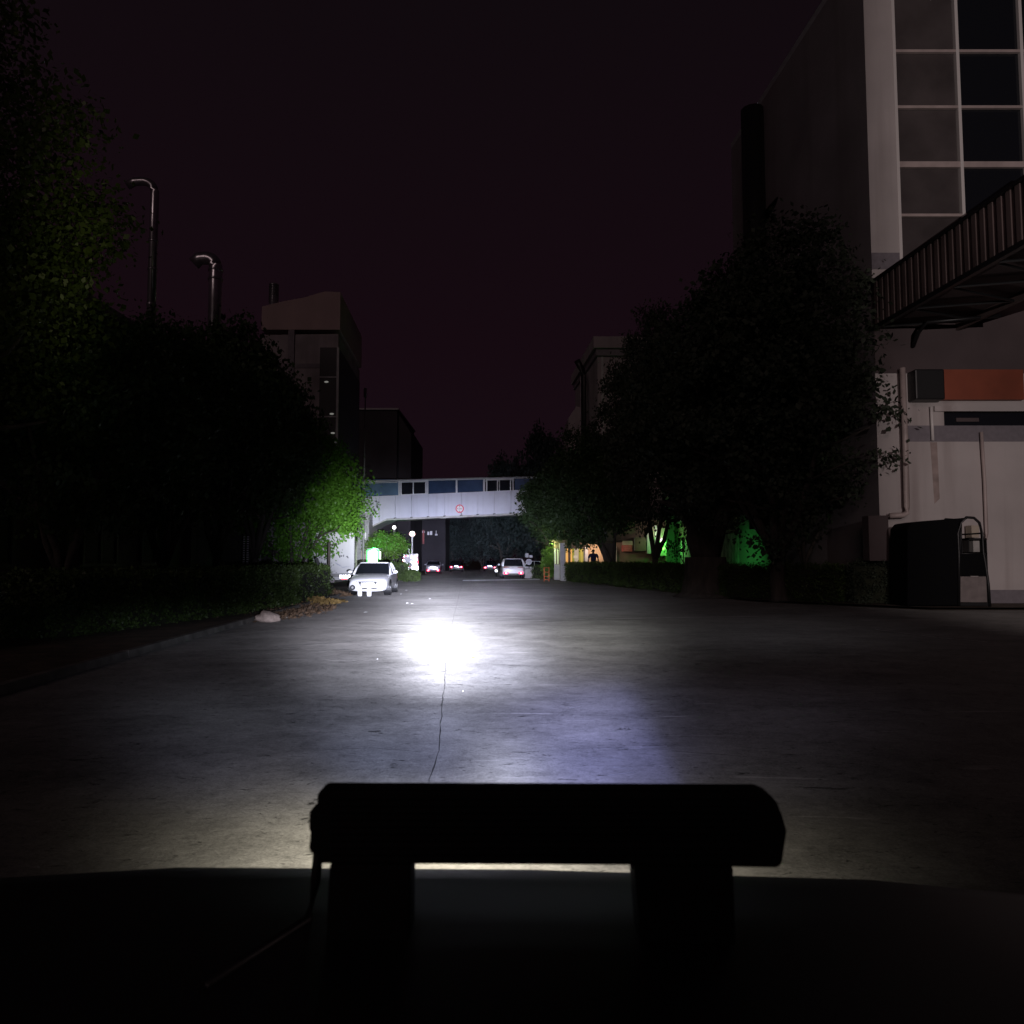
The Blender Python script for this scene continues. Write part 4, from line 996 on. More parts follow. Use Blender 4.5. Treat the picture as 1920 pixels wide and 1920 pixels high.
for a0, a1, m_ in ((1040.5, 1042.6, curt_w), (1045, 1047.3, curt_w), (1060.8, 1065.3, curt_o), (1070, 1073, curt_o), (1073.2, 1077, curt_g), (1077.2, 1085, notice), (1085.2, 1088.6, curt_g), (1088.8, 1094.4, curt_y)):
    X0, X1 = XA(a0, YG), XA(a1, YG); cm_ = MB(); n_ = max(2, int((X1 - X0) / .035)); 
    for i in range(n_):
        u0, u1 = X0 + (X1 - X0) * i / n_, X0 + (X1 - X0) * (i + 1) / n_
        cm_.box(u0, u1, YG + .06 + (.012 if i % 2 else 0), YG + .09, zl + .03, zh - .02)
    cm_.build('curtain', m_, gd, org=O)
MB().box(bx0, bx1, YG + .13, YG + .16, zl, zh).build('interior_shade', beiged, gd, org=O)
MB().box(XA(1075.5, YG), XA(1083, YG), YG + .02, YG + .05, ZA(1046.5, YG), ZA(1041.5, YG)).build('notice', mat('notice_paper', (.6, .55, .45), .8, emit=(.55, .47, .35), estr=.5), gd, org=O)
point('booth_side_lamp', (XA(1033, 58), 56.4, 2.75), 45, (.85, 1, .35), .06)

# warm wall with its canopy lamp, platform, person
YW = YG + .5; wwl = thing('porch', 'orange lit porch wall beside the guard booth', 'porch', (XA(1100, YW), YW, 0)); O = wwl.location.copy()
MB().box(XA(1101.5, YW), XA(1139, YW), YW, YW + .2, 0, 2.855).build('wall', orangew, wwl, org=O)
MB().prism([AT(q_[0], q_[1], YW - 2.7) for q_ in ((1117, 1017), (1124, 1027), (1130, 1042), (1134, 1056), (1137, 1072), (1152, 1072), (1152, 1017))], (0, .3, 0)).build('leaning_trunk_panel', beiged, wwl, org=O)  # added dark panel standing in for a leaning trunk's outline against the lit wall
MB().box(XA(1096, YW), XA(1155, YW), YW - 3.0, YW + .25, 2.86, 3.0).build('canopy', beiged, wwl, org=O)
MB().box(XA(1096, YW), XA(1155, YW), YW - 5.3, YW, 0, .45).build('platform', conc, wwl, org=O)
al = bpy.data.lights.new('porch_lamp', 'AREA'); al.shape = 'RECTANGLE'; al.size = 1.6; al.size_y = .2; al.energy = 46; al.color = (1, .69, .50)
ao = bpy.data.objects.new('porch_lamp', al); C.objects.link(ao); ao.location = (XA(1118, YW), YW - 1.5, 2.74)
ao.rotation_euler = (Vector((XA(1118, YW), YW + .4, 1.7)) - Vector(ao.location)).to_track_quat('-Z', 'Y').to_euler()
MB().box(XA(1118, YW) - .85, XA(1118, YW) + .85, YW - 1.62, YW - 1.38, 2.77, 2.857).build('ceiling_light', greym, wwl, org=O)

def person(loc, rz):
    t_ = thing('person', 'man in a navy shirt seen from behind against the orange wall', 'person', loc, rz)
    def skinmesh(name, verts, edges, radii, m, root=0, subs=2):
        me = bpy.data.meshes.new(name); me.from_pydata(verts, edges, []); me.materials.append(m)
        o = bpy.data.objects.new(name, me); C.objects.link(o); o.parent = t_
        md = o.modifiers.new('skin', 'SKIN'); md.use_smooth_shade = True
        for v_, r_ in zip(me.skin_vertices[0].data, radii): v_.radius = r_ if isinstance(r_, tuple) else (r_, r_); 
        me.skin_vertices[0].data[root].use_root = True
        s2 = o.modifiers.new('sub', 'SUBSURF'); s2.levels = subs; s2.render_levels = subs; return o
    V = [(0, 0, .95), (0, 0, 1.12), (0, .01, 1.30), (0, .01, 1.42), (0, .01, 1.50), (0, .02, 1.57), (0, .025, 1.66), (0, .02, 1.74)]
    E = [(i, i + 1) for i in range(7)]; Rr = [(.165, .12), (.155, .115), (.175, .125), (.15, .10), (.058, .058), (.070, .080), (.080, .098), (.055, .07)]
    for s_ in (-1, 1):
        n = len(V)
        V += [(s_ * .19, .0, 1.43), (s_ * .30, .0, 1.20), (s_ * .325, .03, .98), (s_ * .325, .05, .90)]
        E += [(3, n), (n, n + 1), (n + 1, n + 2), (n + 2, n + 3)]; Rr += [.068, .050, .036, (.042, .022)]
        for k_, (dx, dy, L) in enumerate(((.03, -.03, .075), (.012, -.012, .085), (.0, .008, .09), (.0, .028, .08), (-.03, .05, .055))):
            m_ = len(V); b_ = V[n + 3]
            V += [(b_[0] + s_ * dx * .4, b_[1] + dy, b_[2] - .035), (b_[0] - s_ * .012, b_[1] + dy * 1.1, b_[2] - .035 - L * .6), (b_[0] - s_ * .03, b_[1] + dy, b_[2] - .035 - L)]
            E += [(n + 3, m_), (m_, m_ + 1), (m_ + 1, m_ + 2)]; Rr += [.0095, .0085, .007]
        n = len(V)
        V += [(s_ * .10, 0, .88), (s_ * .12, .02, .50), (s_ * .13, -.01, .10), (s_ * .135, .02, .045), (s_ * .145, .15, .035)]
        E += [(0, n), (n, n + 1), (n + 1, n + 2), (n + 2, n + 3), (n + 3, n + 4)]; Rr += [.095, .062, .042, .045, .035]
    skinmesh('body', V, E, Rr, skin)
    SV = [(0, 0, .90), (0, 0, 1.12), (0, .01, 1.30), (0, .01, 1.44), (0, .01, 1.485)]; SE = [(i, i + 1) for i in range(4)]; SR = [(.20, .15), (.19, .14), (.21, .15), (.17, .115), (.075, .075)]
    for s_ in (-1, 1):
        n = len(SV); SV += [(s_ * .20, 0, 1.43), (s_ * .275, 0, 1.27), (s_ * .30, 0, 1.19)]; SE += [(3, n), (n, n + 1), (n + 1, n + 2)]; SR += [.085, .080, .082]
    skinmesh('shirt', SV, SE, SR, shirt)
    TV = [(0, 0, .92)]; TE = []; TR = [(.185, .14)]
    for s_ in (-1, 1):
        n = len(TV); TV += [(s_ * .10, 0, .82), (s_ * .12, .02, .50), (s_ * .13, 0, .09)]; TE += [(0, n), (n, n + 1), (n + 1, n + 2)]; TR += [.115, .085, .075]
    skinmesh('trousers', TV, TE, TR, trouser)
    hr = MB(); hr.ball((0, .005, 1.70), (.092, .110, .085), 16, 10); hr.build('hair', hairm, t_, smooth=True)
    for s_ in (-1, 1): MB().ball((s_ * .088, .02, 1.655), (.014, .022, .034), 8, 6).build('ear', skin, t_, smooth=True)
    MB().ball((0, .125, 1.645), (.014, .022, .022), 8, 6).build('nose', skin, t_, smooth=True)
    for s_ in (-1, 1):
        MB().ball((s_ * .032, .108, 1.672), (.012, .010, .007), 8, 6).build('eye', paper, t_, smooth=True)
        MB().ball((s_ * .135, .06, .035), (.055, .14, .05), 12, 8).build('shoe', blackm, t_, smooth=True)
    MB().ball((0, .108, 1.61), (.025, .010, .006), 8, 4).build('mouth', mat('lips', (.2, .07, .06), .6), t_, smooth=True)
    return t_
pz = AT(1112.5, 1030, YW - 4.2); pe = person((pz.x, YW - 4.2, .45), R(4)); s_ = (pz.z - .45) / 1.785; pe.scale = (s_ * 1.06, s_ * 1.06, s_)

# storefront strip to the right, glimpsed between trunks
YS = 57.0
sf = thing('side_shopfront', 'dim row of pale panels and columns with a pink banner between the right trunks', 'building', (XA(1150, YS), YS, 0)); O = sf.location.copy()
MB().box(XA(1140, YS), XA(1252, YS), YS + .4, YS + .9, -.05, 4.6).build('wall', beiged, sf, org=O)
for a0, a1, b0, b1, m_, nm in ((1168, 1187, 1014, 1022, beige, 'sign_panel'), (1167, 1186, 1022, 1034, pinkb, 'banner'), (1190.5, 1212, 1008, 1033, beiged, 'panel'), (1190, 1191.5, 1008, 1033, concl, 'pilaster'),
        (1214, 1221, 992, 1038, concl, 'column'), (1222, 1227.5, 988, 1038, beige, 'column'), (1229, 1233, 985, 1042, white, 'column'), (1234.5, 1237, 990, 1042, white, 'column'), (1238, 1250, 990, 1042, beige, 'column'), (1151, 1157, 1025, 1061, conc, 'column')):
    MB().box(XA(a0, YS), XA(a1, YS), YS + .1, YS + .395, ZA(b1, YS), ZA(b0, YS)).build(nm, m_, sf, org=O)
bn = MB()
for i, (a0, a1, b0) in enumerate(((1169, 1184, 1025), (1170, 1182, 1028.5), (1169, 1180, 1031.5))): bn.box(XA(a0, YS), XA(a1, YS), YS + .085, YS + .098, ZA(b0 + .8, YS), ZA(b0, YS))
bn.build('banner_lines', mat('faded_pink', (.6, .3, .28), .7), sf, org=O)
point('shopfront_lamp', (XA(1226, YS), YS - .7, 3.5), 20, (1, .86, .72), .06)
point('shopfront_left_lamp', (XA(1180, YS), YS - 2.4, 3.6), 5, (1, .72, .62), .06)
gl = thing('green_wall_lamp', 'small blinding white green lamp on the last column of the shopfront', 'lamp', AT(1241.5, 1013, YS)); O = gl.location.copy()
MB().ball(O, .10).build('globe', lampw, gl, org=O, smooth=True); MB().box(O.x - .03, O.x + .03, O.y + .08, O.y + .3, O.z - .03, O.z + .03).build('bracket', greym, gl, org=O)
MB().box(XA(1239, YS), XA(1246, YS), YS + .02, YS + .09, ZA(1031, YS), ZA(1023, YS)).build('glow_panel', mat('green_glow_panel', (.6, 1, .3), .5, emit=(.45, 1, .22), estr=1.2), gl, org=O)

# ================================================================== RIGHT BUILDINGS
XB = XA(1652, 26.0); YF = 26.0
# the building side goes back parallel to the street
def sideX(Y): return XB - .061 * (Y - YF)
pb = thing('pale_building', 'big pale rendered building at the right edge with windows and pipes', 'building', (XB, YF, 0)); O = pb.location.copy()
HT = 24.0; xr_ = 30.0
def fz(py): return ZA(py, YF)
def fx(px): return XA(px, YF)
fw = MB()
def wallpiece(px0, px1, py0, py1): fw.box(fx(px0), fx(px1), YF, YF + .3, fz(py1) if py1 < 1140 else -.05, fz(py0) if py0 > 0 else HT)
wx0, wx1 = fx(1708), fx(2180)
# front wall built round the two window bands
fw.box(XB, wx0, YF, YF + .3, -.05, HT)
fw.box(wx0, xr_, YF, YF + .3, -.05, fz(800)); fw.box(wx0, fx(1780), YF, YF + .3, fz(800), fz(772)); fw.box(wx0, xr_, YF, YF + .3, fz(772), fz(520)); fw.box(wx1, xr_, YF, YF + .3, fz(520), HT)
fw.build('front_wall', wallp, pb, org=O)
sd = Vector((sideX(39.5) - XB, 13.5, 0))
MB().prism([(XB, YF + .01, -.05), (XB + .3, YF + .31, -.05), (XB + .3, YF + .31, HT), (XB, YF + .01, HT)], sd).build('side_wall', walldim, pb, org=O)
MB().box(XB + .3, xr_, YF + 4.0, YF + 4.2, -.05, HT).build('inner_wall', walld, pb, org=O)
MB().prism([(XB, YF - .004, HT), (xr_, YF - .004, HT), (xr_, YF - .004, HT + .3), (XB, YF - .004, HT + .3)], sd).build('roof', greym, pb, org=O)
MB().box(XB - .004, wx0 - .02, YF - .015, YF, fz(505), fz(474)).build('wall_band', wallg, pb, org=O)
MB().box(fx(1700), xr_, YF - .015, YF, fz(828), fz(798)).build('wall_band', wallg, pb, org=O)
MB().box(XB, xr_, YF - .03, YF - .001, fz(700), fz(560)).build('walkway_shade_strip', walld, pb, org=O)  # walkway's shadow on the wall, painted as a dark strip
MB().box(XB - .003, xr_, YF - .04, YF, -.05, fz(1106)).build('plinth', wallg, pb, org=O)
# tall windows
zc = [fz(520), fz(403), fz(305), fz(200), fz(95), HT - 1.0]
for i, (a0, a1) in enumerate(((1708, 1830), (1834, 1958), (1962, 2090))):
    for z0_, z1_ in zip(zc[:-1], zc[1:]):
        wn = MB().box(fx(a0) + .02, fx(a1) - .02, YF + .12, YF + .15, z0_ + .02, z1_ - .02).build('window', glassd if i else mat('curtained_glass', (.08, .068, .068), .25, noise=(.7, .25)) if z0_ == zc[0] else glassl if False else MATS['curtained_glass'], pb, org=O)
fm = MB()
for a0 in (1704, 1828, 1954, 2086): fm.box(fx(a0 + 2), fx(a0 + 8), YF - .02, YF + .16, zc[0], HT - .8)
fm.build('window_mullions', pipew, pb, org=O)
fm = MB()
for j, z_ in enumerate(zc[:-1]): fm.box(fx(1709), fx(2090), YF + .0, YF + .11, z_ - (.05 if j != 2 else .16), z_ + .05)
fm.build('window_transoms', pipem, pb, org=O)
# small lower window
MB().box(fx(1781), xr_ - 4, YF + .10, YF + .13, fz(799), fz(773)).build('window', glassd, pb, org=O)
MB().box(fx(1805), fx(1848), YF + .05, YF + .09, fz(790), fz(783)).build('window_bar', walld, pb, org=O)
MB().box(fx(1760), xr_ - 3.8, YF - .10, YF, fz(772), fz(762)).build('lintel', wallp, pb, org=O)
# signs and box on the wall
MB().box(fx(1769), fx(1925), YF - .25, YF - .02, fz(752), fz(696)).build('orange_sign', signr, pb, org=O)
MB().box(fx(1712), fx(1767), YF - .55, YF - .02, fz(755), fz(699)).build('dark_unit', blackm, pb, org=O, bevel=.05)
# pipes
def pipe(pts, r_, nm, m_): MB().tube(pts, r_, 12).build(nm, m_, pb, org=O, smooth=True)
Yp = YF - .28
pipe([AT(1692, 690, Yp), AT(1697, 820, Yp), AT(1700.5, 950, Yp), AT(1700, 962, Yp), AT(1694, 966, Yp), AT(1668, 967, Yp)], .095, 'drain_pipe', pipem)
pipe([AT(1746, 762, YF - .1), AT(1749, 826, YF - .1)], .05, 'overflow_pipe', pipew)
pipe([AT(1840, 810, YF - .12), AT(1846, 900, YF - .12), AT(1850, 1000, YF - .12), AT(1849, 1010, YF - .12), AT(1842, 1013, YF - .12)], .055, 'thin_pipe', pipem)
stn = MB().quad(AT(1744, 829, YF - .004), AT(1757, 829, YF - .004), AT(1762, 935, YF - .004), AT(1752, 945, YF - .004))
stn.build('rust_stain', mat('rust_stain', (.34, .27, .25), .9, noise=(2, .3)), pb, org=O)
MB().box(fx(1618), fx(1655), YF - .5, YF + .005, fz(1052), fz(968)).build('meter_cabinet', walld, pb, org=O, bevel=.03)
# side wall fittings: dark flue and its diagonal brace
fY = 35.0; fX = XA(1428, fY)
pipe([(fX, fY, 3), (fX, fY, 23.4)], .54, 'flue', blackm)
pipe([AT(1440, 400, fY - .3), AT(1500, 332, 32.5), AT(1562, 258, 28.9)], .20, 'flue_brace', blackm)

# lower annex further along the right: its street-side wall is washed green
AYX = [(sideX(39.5), 39.52), (13.35, 64.0)]
an = thing('annex', 'low annex whose rough wall glows green behind the right trunks', 'building', (sideX(39.5), 39.52, 0)); O = an.location.copy()
a_, b_ = Vector((*AYX[0], -.05)), Vector((*AYX[1], -.05))
MB().prism([a_, a_ + Vector((.3, 0, 0)), a_ + Vector((.3, 0, 4.4)), a_ + Vector((0, 0, 4.4))], b_ - a_).build('wall', wallgreen, an, org=O)
MB().prism([a_ + Vector((-.2, 0, 4.45)), a_ + Vector((6, 0, 4.45)), a_ + Vector((6, 0, 4.6)), a_ + Vector((-.2, 0, 4.6))], b_ - a_).build('roof', greym, an, org=O)
MB().prism([a_ + Vector((-.06, 0, 3.05)), a_ + Vector((-.003, 0, 3.05)), a_ + Vector((-.003, 0, 4.43)), a_ + Vector((-.06, 0, 4.43))], b_ - a_).build('fascia_and_dark_band', beiged, an, org=O)  # dark band added to stop the green glow at this height
for k_ in (.4, .68): q = a_.lerp(b_, k_); MB().box(q.x - .12, q.x - .001, q.y, q.y + .35, 0, 3.04).build('buttress', conc, an, org=O)
point('annex_green_lamp', (11.75, 56.6, 2.7), 75, (.08, 1, .10), .10)
spot('courtyard_green_lamp', (9.6, 37.0, 1.9), (12.2, 37.8, 1.2), 120, (.08, 1, .14), 110, 1.0, .25)
for i, (px, Y) in enumerate(((1408, 38.5), (1418, 38.5))):
    q = MB().tube([(XA(px, Y), Y, 0), (XA(px + 1, Y), Y, 3.2)], .07, 8).build('slim_trunk' if False else 'slim_post', greym, org=(XA(px, Y), Y, 0))
    tag(q, ('left' if i == 0 else 'right') + ' one of two thin dark posts before the green lit wall', 'post', 'thin posts in front of the green lit wall')

# covered walkway coming out of the pale building toward the camera
WK = Vector((.061, -1, 0)).normalized(); w0 = Vector((XB - .02, YF - .02, 0)); LW = 17.0; ww_ = 3.0
z0w, z1w = ZA(612, YF), ZA(529, YF)
wk = thing('covered_walkway', 'dark corrugated covered walkway running out from the pale building overhead', 'walkway', (XB, YF, z0w)); O = wk.location.copy()
sd_ = Vector((1, .061, 0)).normalized()
cp = MB(); n_ = int(LW / .17)
for i in range(n_):
    a_ = w0 + WK * (i * .17); off = -.035 if i % 2 else 0.0
    q = a_ + sd_ * off
    cp.prism([q + Vector((0, 0, z0w)), q + WK * .17 + Vector((0, 0, z0w)), q + WK * .17 + Vector((0, 0, z1w - .08)), q + Vector((0, 0, z1w - .08))], sd_ * .04)
cp.build('side_cladding', corr, wk, org=O)
def wbox(s0, s1, z0_, z1_, l0=0.0, l1=LW):
    a_ = w0 + sd_ * s0 + WK * l0
    return MB().prism([a_ + Vector((0, 0, z0_)), a_ + sd_ * (s1 - s0) + Vector((0, 0, z0_)), a_ + sd_ * (s1 - s0) + Vector((0, 0, z1_)), a_ + Vector((0, 0, z1_))], WK * (l1 - l0))
wbox(-.12, ww_ + .1, z1w - .07, z1w).build('roof', blackm, wk, org=O)
wbox(.06, ww_ - .06, z0w + .1, z0w + .2).build('deck', walld, wk, org=O)
wbox(-.06, .1, z0w - .16, z0w - .005).build('edge_beam', blackm, wk, org=O)
wbox(ww_ - .1, ww_ + .02, z0w - .16, z1w - .09).build('far_side_wall', corr, wk, org=O)
tr = MB()
for i in range(9):
    a_ = w0 + WK * (i * 1.9 + .2); tr.tube([a_ + sd_ * .1 + Vector((0, 0, z0w - .08)), a_ + sd_ * (ww_ - .1) + WK * .9 + Vector((0, 0, z0w - .08))], .045, 6)
    tr.tube([a_ + sd_ * (ww_ - .1) + WK * .9 + Vector((0, 0, z0w - .08)), a_ + WK * 1.9 + sd_ * .1 + Vector((0, 0, z0w - .08))], .045, 6)
tr.build('under_truss', blackm, wk, org=O)
b0 = AT(1712, 650, YF - .1); b1 = AT(1738, 604, YF - .9); b2 = AT(1875, 592, YF - 1.4)
MB().tube([b0, b0.lerp(b1, .5) + Vector((-.06, 0, .05)), b1, b2], .07, 8).build('knee_brace', blackm, wk, org=O, smooth=True)
for LL in (16.6,):
    a_ = w0 + WK * LL + sd_ * (ww_ / 2); MB().tube([(a_.x, a_.y, 0), (a_.x, a_.y, z0w - .1)], .14, 12).build('support_post', blackm, wk, org=O)

# far right tower with cornice and the black chimney pipe at its side
YQ = 60.0; q0, q1 = XA(1123, YQ), XA(1186, YQ)
rt = thing('cornice_tower', 'pale tower with a projecting cornice rising behind the right trees', 'building', (q0, YQ, 0)); O = rt.location.copy()
dv = Vector((-.8, 12, 0))
MB().prism([(q0, YQ, -.05), (q1 + 8, YQ, -.05), (q1 + 8, YQ, ZA(668, YQ)), (q0, YQ, ZA(668, YQ))], dv).build('wall', wallside, rt, org=O)
MB().prism([(q0 - .35, YQ - .5, ZA(655, YQ)), (q1 + 8, YQ - .5, ZA(655, YQ)), (q1 + 8, YQ - .5, ZA(634, YQ)), (q0 - .35, YQ - .5, ZA(634, YQ))], dv + Vector((0, 1, 0))).build('cornice', wallside, rt, org=O)
MB().prism([(q0 - .15, YQ - .25, ZA(668, YQ) + .003), (q1 + 8, YQ - .25, ZA(668, YQ) + .003), (q1 + 8, YQ - .25, ZA(655, YQ) - .003), (q0 - .15, YQ - .25, ZA(655, YQ) - .003)], dv + Vector((0, .5, 0))).build('cornice_step', wallg, rt, org=O)
MB().prism([(XA(1130, YQ), YQ - .08, 10), (XA(1134, YQ), YQ - .08, 10), (XA(1134, YQ), YQ - .08, ZA(669, YQ)), (XA(1130, YQ), YQ - .08, ZA(669, YQ))], (0, .075, 0)).build('pilaster', concl, rt, org=O)
fl = thing('black_chimney', 'black chimney pipe with a bent head left of the cornice tower', 'chimney', (XA(1096, 63), 63, 0)); O = fl.location.copy()
MB().tube([(XA(1096, 63), 63, 0), (XA(1096, 63), 63, ZA(705, 63)), (XA(1094, 63), 63, ZA(694, 63)), AT(1087, 686, 63), AT(1082, 676, 63)], [.24, .24, .25, .26, .28], 12).build('pipe', blackm, fl, org=O, smooth=True)
MB().tube([(XA(1091, 63), 63, 0), (XA(1091, 63), 63, ZA(706, 63))], .05, 8).build('conduit', steel, fl, org=O)
lb = thing('low_gable', 'small pale gable tip left of the black chimney', 'building', (XA(1075, 66), 66, 0)); O = lb.location.copy()
MB().prism([(XA(1066, 66), 66, -.05), (XA(1094, 66), 66, -.05), (XA(1094, 66), 66, ZA(764, 66)), (XA(1082, 66), 66, ZA(762, 66)), (XA(1067, 66), 66, ZA(784, 66))], (0, 6, 0)).build('wall', wallside, lb, org=O)

# ================================================================== RIGHT SMALL THINGS
# sign post seen from behind
Yq = 66.0; sg = thing('traffic_sign', 'back of a traffic sign post with one round and two square plates', 'sign', (XA(992, Yq), Yq, 0)); O = sg.location.copy()
MB().tube([(XA(992, Yq), Yq, 0), (XA(992, Yq), Yq, ZA(1037, Yq))], .035, 8).build('post', blackm, sg, org=O)
c_ = AT(991.5, 1053.5, Yq - .05); MB().tube([(c_.x, c_.y, c_.z), (c_.x, c_.y + .02, c_.z)], .27, 22).build('round_plate', greym, sg, org=O)
MB().box(XA(985, Yq), XA(991, Yq), Yq - .06, Yq - .04, ZA(1045.5, Yq), ZA(1037.5, Yq)).build('square_plate', greym, sg, org=O)
MB().box(XA(992.5, Yq), XA(998.5, Yq), Yq - .06, Yq - .04, ZA(1045.5, Yq), ZA(1040.5, Yq)).build('square_plate', greym, sg, org=O)
q = MB().box(XA(983.5, 63), XA(1003, 63), 63, 63.9, 0, ZA(1066, 63)).build('concrete_planter', conc, org=(XA(993, 63), 63, 0), bevel=.04)
tag(q, 'dull concrete block right of the white estate car', 'planter')
# orange barrier
Yo = GR(1024, 1090).y; ob_ = thing('orange_barrier', 'narrow rusty orange barrier left of the pale pillar', 'barrier', (XA(1024, Yo), Yo, 0)); O = ob_.location.copy()
for px in (1019.5, 1028.5): MB().box(XA(px, Yo), XA(px + 1.5, Yo), Yo, Yo + .05, 0, ZA(1063, Yo)).build('upright', orangep, ob_, org=O)
br_ = MB()
for py in (1064, 1072, 1080, 1086): br_.box(XA(1021, Yo) + .003, XA(1028.5, Yo) - .003, Yo + .01, Yo + .04, ZA(py + 1.2, Yo), ZA(py, Yo))
br_.build('crossbars', orangep, ob_, org=O)
for px in (1019.5, 1028.5): MB().box(XA(px, Yo), XA(px + 1.5, Yo), Yo - .3, Yo + .35, 0, .04).build('foot', orangep, ob_, org=O)

# covered cargo tricycle (seen from its open cab end)
p = GR(1828, 1141); TY = p.y; ty = thing('cargo_tricycle', 'black covered cargo tricycle parked before the pale wall', 'tricycle', (p.x, TY, 0)); O = ty.location.copy()
def T(px, py, dy=0): q = AT(px, py, TY); return Vector((q.x, TY + dy, q.z))
tar = MB()
prof = [T(1702, 1136), T(1702, 990), T(1710, 980), T(1730, 977), T(1800, 971.5), T(1812, 971.5)]
DPT = 1.15
tar.prism(prof + [T(1799, 984), T(1797, 1136)], (0, DPT, 0)); tar.build('cargo_cover', tarp, ty, org=O, bevel=.05)
hp = MB()
for dy in (0.0, DPT):
    hp.tube([T(1798, 1136, dy), T(1798, 1040, dy), T(1797, 1000, dy), T(1801, 980, dy), T(1812, 970, dy), T(1826, 971, dy), T(1836, 980, dy), T(1841, 1000, dy), T(1843.5, 1035, dy), T(1848, 1060, dy), T(1853, 1095, dy), T(1856, 1140, dy)], .045, 8)
hp.build('cab_frame', blackm, ty, org=O, smooth=True)
hp = MB()
for q in ((1798, 1036), (1843.5, 1036), (1812, 972), (1841, 1000)): hp.tube([T(*q, 0), T(*q, DPT)], .03, 6)
hp.tube([T(1798, 1038), T(1844, 1038)], .02, 6)
hp.tube([T(1813, 975, .3), T(1813, 1037, .3)], .022, 6)
hp.build('cab_rails', blackm, ty, org=O, smooth=True)
wsd = mat('dusty_windscreen', (.05, .05, .055), .12, spec=.8)
MB().prism([T(1800, 1037, .5), T(1822, 1037, .5), T(1822, 985, .6), T(1812, 976, .6), T(1801, 984, .6)], (0, .02, 0)).build('windscreen', wsd, ty, org=O)
MB().tube([T(1811, 980, .46), T(1811, 987, .46)], .02, 6).build('mirror_stem', chrome, ty, org=O)
MB().tube([T(1810.5, 1012, .46), T(1813, 1036, .46)], .018, 6).build('wiper', chrome, ty, org=O)
MB().prism([T(1799, 1080), T(1849, 1080), T(1845, 1038), T(1799, 1038)], (0, .06, 0)).build('front_apron', tarp, ty, org=O)
MB().prism([T(1800, 1129), T(1851, 1129), T(1849, 1081), T(1800, 1081)], (0, .05, 0)).build('tail_panel', mat('dull_grey_panel', (.20, .17, .165), .8, noise=(4, .2)), ty, org=O)
MB().prism([T(1800, 1136), T(1853, 1136), T(1853, 1130), T(1800, 1130)], (0, DPT, 0)).build('floor_pan', blackm, ty, org=O)
for px, dy in ((1722, .16), (1722, DPT - .3), (1826, DPT / 2)):
    c_ = T(px, 1130, dy); MB().tube([(c_.x, c_.y, .26), (c_.x, c_.y + .12, .26)], .26, 16).build('wheel', rubber, ty, org=O)
# stuff stored behind the cab, seen through it
for lab, a0, a1, b0, b1, m_ in (('brown carton on the ledge seen through the tricycle cab', 1824, 1838, 985, 1008, beige), ('pale carton below the brown one seen through the tricycle cab', 1826, 1838, 1014, 1036, conc)):
    Yc = YF - .45; q = MB().box(XA(a0, Yc), XA(a1, Yc), Yc, Yc + .35, ZA(b1, Yc), ZA(b0, Yc)).build('carton', m_, org=(XA(a0, Yc), Yc, ZA(b1, Yc)), bevel=.01); tag(q, lab, 'box')
ZL = ZA(1014, YF - .45)
q = MB().box(XA(1815, YF - .45), XA(1850, YF - .45), YF - .5, YF - .02, ZA(1012.5, YF - .45), ZA(1009, YF - .45)); q.box(XA(1815, YF - .45), XA(1850, YF - .45), YF - .5, YF - .02, ZA(1040, YF - .45), ZA(1037, YF - .45))
q.box(XA(1815, YF - .45), XA(1817, YF - .45), YF - .5, YF - .04, 0, ZA(1009, YF - .45) - .003).box(XA(1848, YF - .45), XA(1850, YF - .45), YF - .5, YF - .04, 0, ZA(1009, YF - .45) - .003)
tag(q.build('storage_rack', blackm, org=(XA(1832, YF), YF - .3, 0)), 'thin dark rack against the wall behind the tricycle', 'rack')

# sack on the road edge, paper scraps
p = GR(500, 1166); rng = np.random.default_rng(5); mb = MB().ball((p.x, p.y, .10), (.34, .24, .17), 18, 12)
vv_ = []
for (x, y, z) in mb.v:
    k_ = 1 + .16 * math.sin(x * 13 + y * 9) + .10 * math.sin(z * 31 + x * 21); vv_.append((p.x + (x - p.x) * k_ * (1.15 if z < .1 else .9), p.y + (y - p.y) * k_, max(.0, .10 + (z - .10) * k_)))
mb.v = vv_; tag(mb.build('sack', bagm, org=(p.x, p.y, 0), smooth=True), 'crumpled pale sack lying on the left edge of the road', 'sack')
scr = [(686, 1148, 'white paper scrap on the road below the reflector posts', .13), (762, 1107, 'white scrap right of the saloon front wheel', .16), (764, 1131, 'left of two small white scraps on the lit road', .10), (773, 1132, 'right of two small white scraps on the lit road', .11),
       (538, 1158, 'tiny white scrap right of the pale sack', .07), (806, 1123, 'tiny scrap on the lit road centre line', .08), (887, 1234, 'yellow leaf scrap right of the bright beam spot', .06), (708, 1237, 'tiny white speck left of the bright beam spot', .022), (868, 1297, 'tiny white speck below the bright beam spot', .014), (752, 1114, 'pale crumb near the rear end of the saloon shadow', .08), (150, 1207, 'pale scrap in the dark at the far left kerb', .09)]
for px, py, lab, s_ in scr:
    p = GR(px, py); mb = MB(); s_ *= .42
    mb.quad((p.x - s_, p.y - s_ * 1.2, .006), (p.x + s_ * .6, p.y - s_ * .8, .010), (p.x + s_, p.y + s_, .006)).quad((p.x - s_, p.y - s_ * 1.2, .006), (p.x + s_, p.y + s_, .006), (p.x - s_ * .5, p.y + s_ * 1.3, .014))
    o = mb.build('paper_scrap', paper if 'yellow' not in lab else litter, org=(p.x, p.y, 0)); tag(o, lab, 'scrap', 'scraps scattered on the road')
    sol = o.modifiers.new('t', 'SOLIDIFY'); sol.thickness = .004

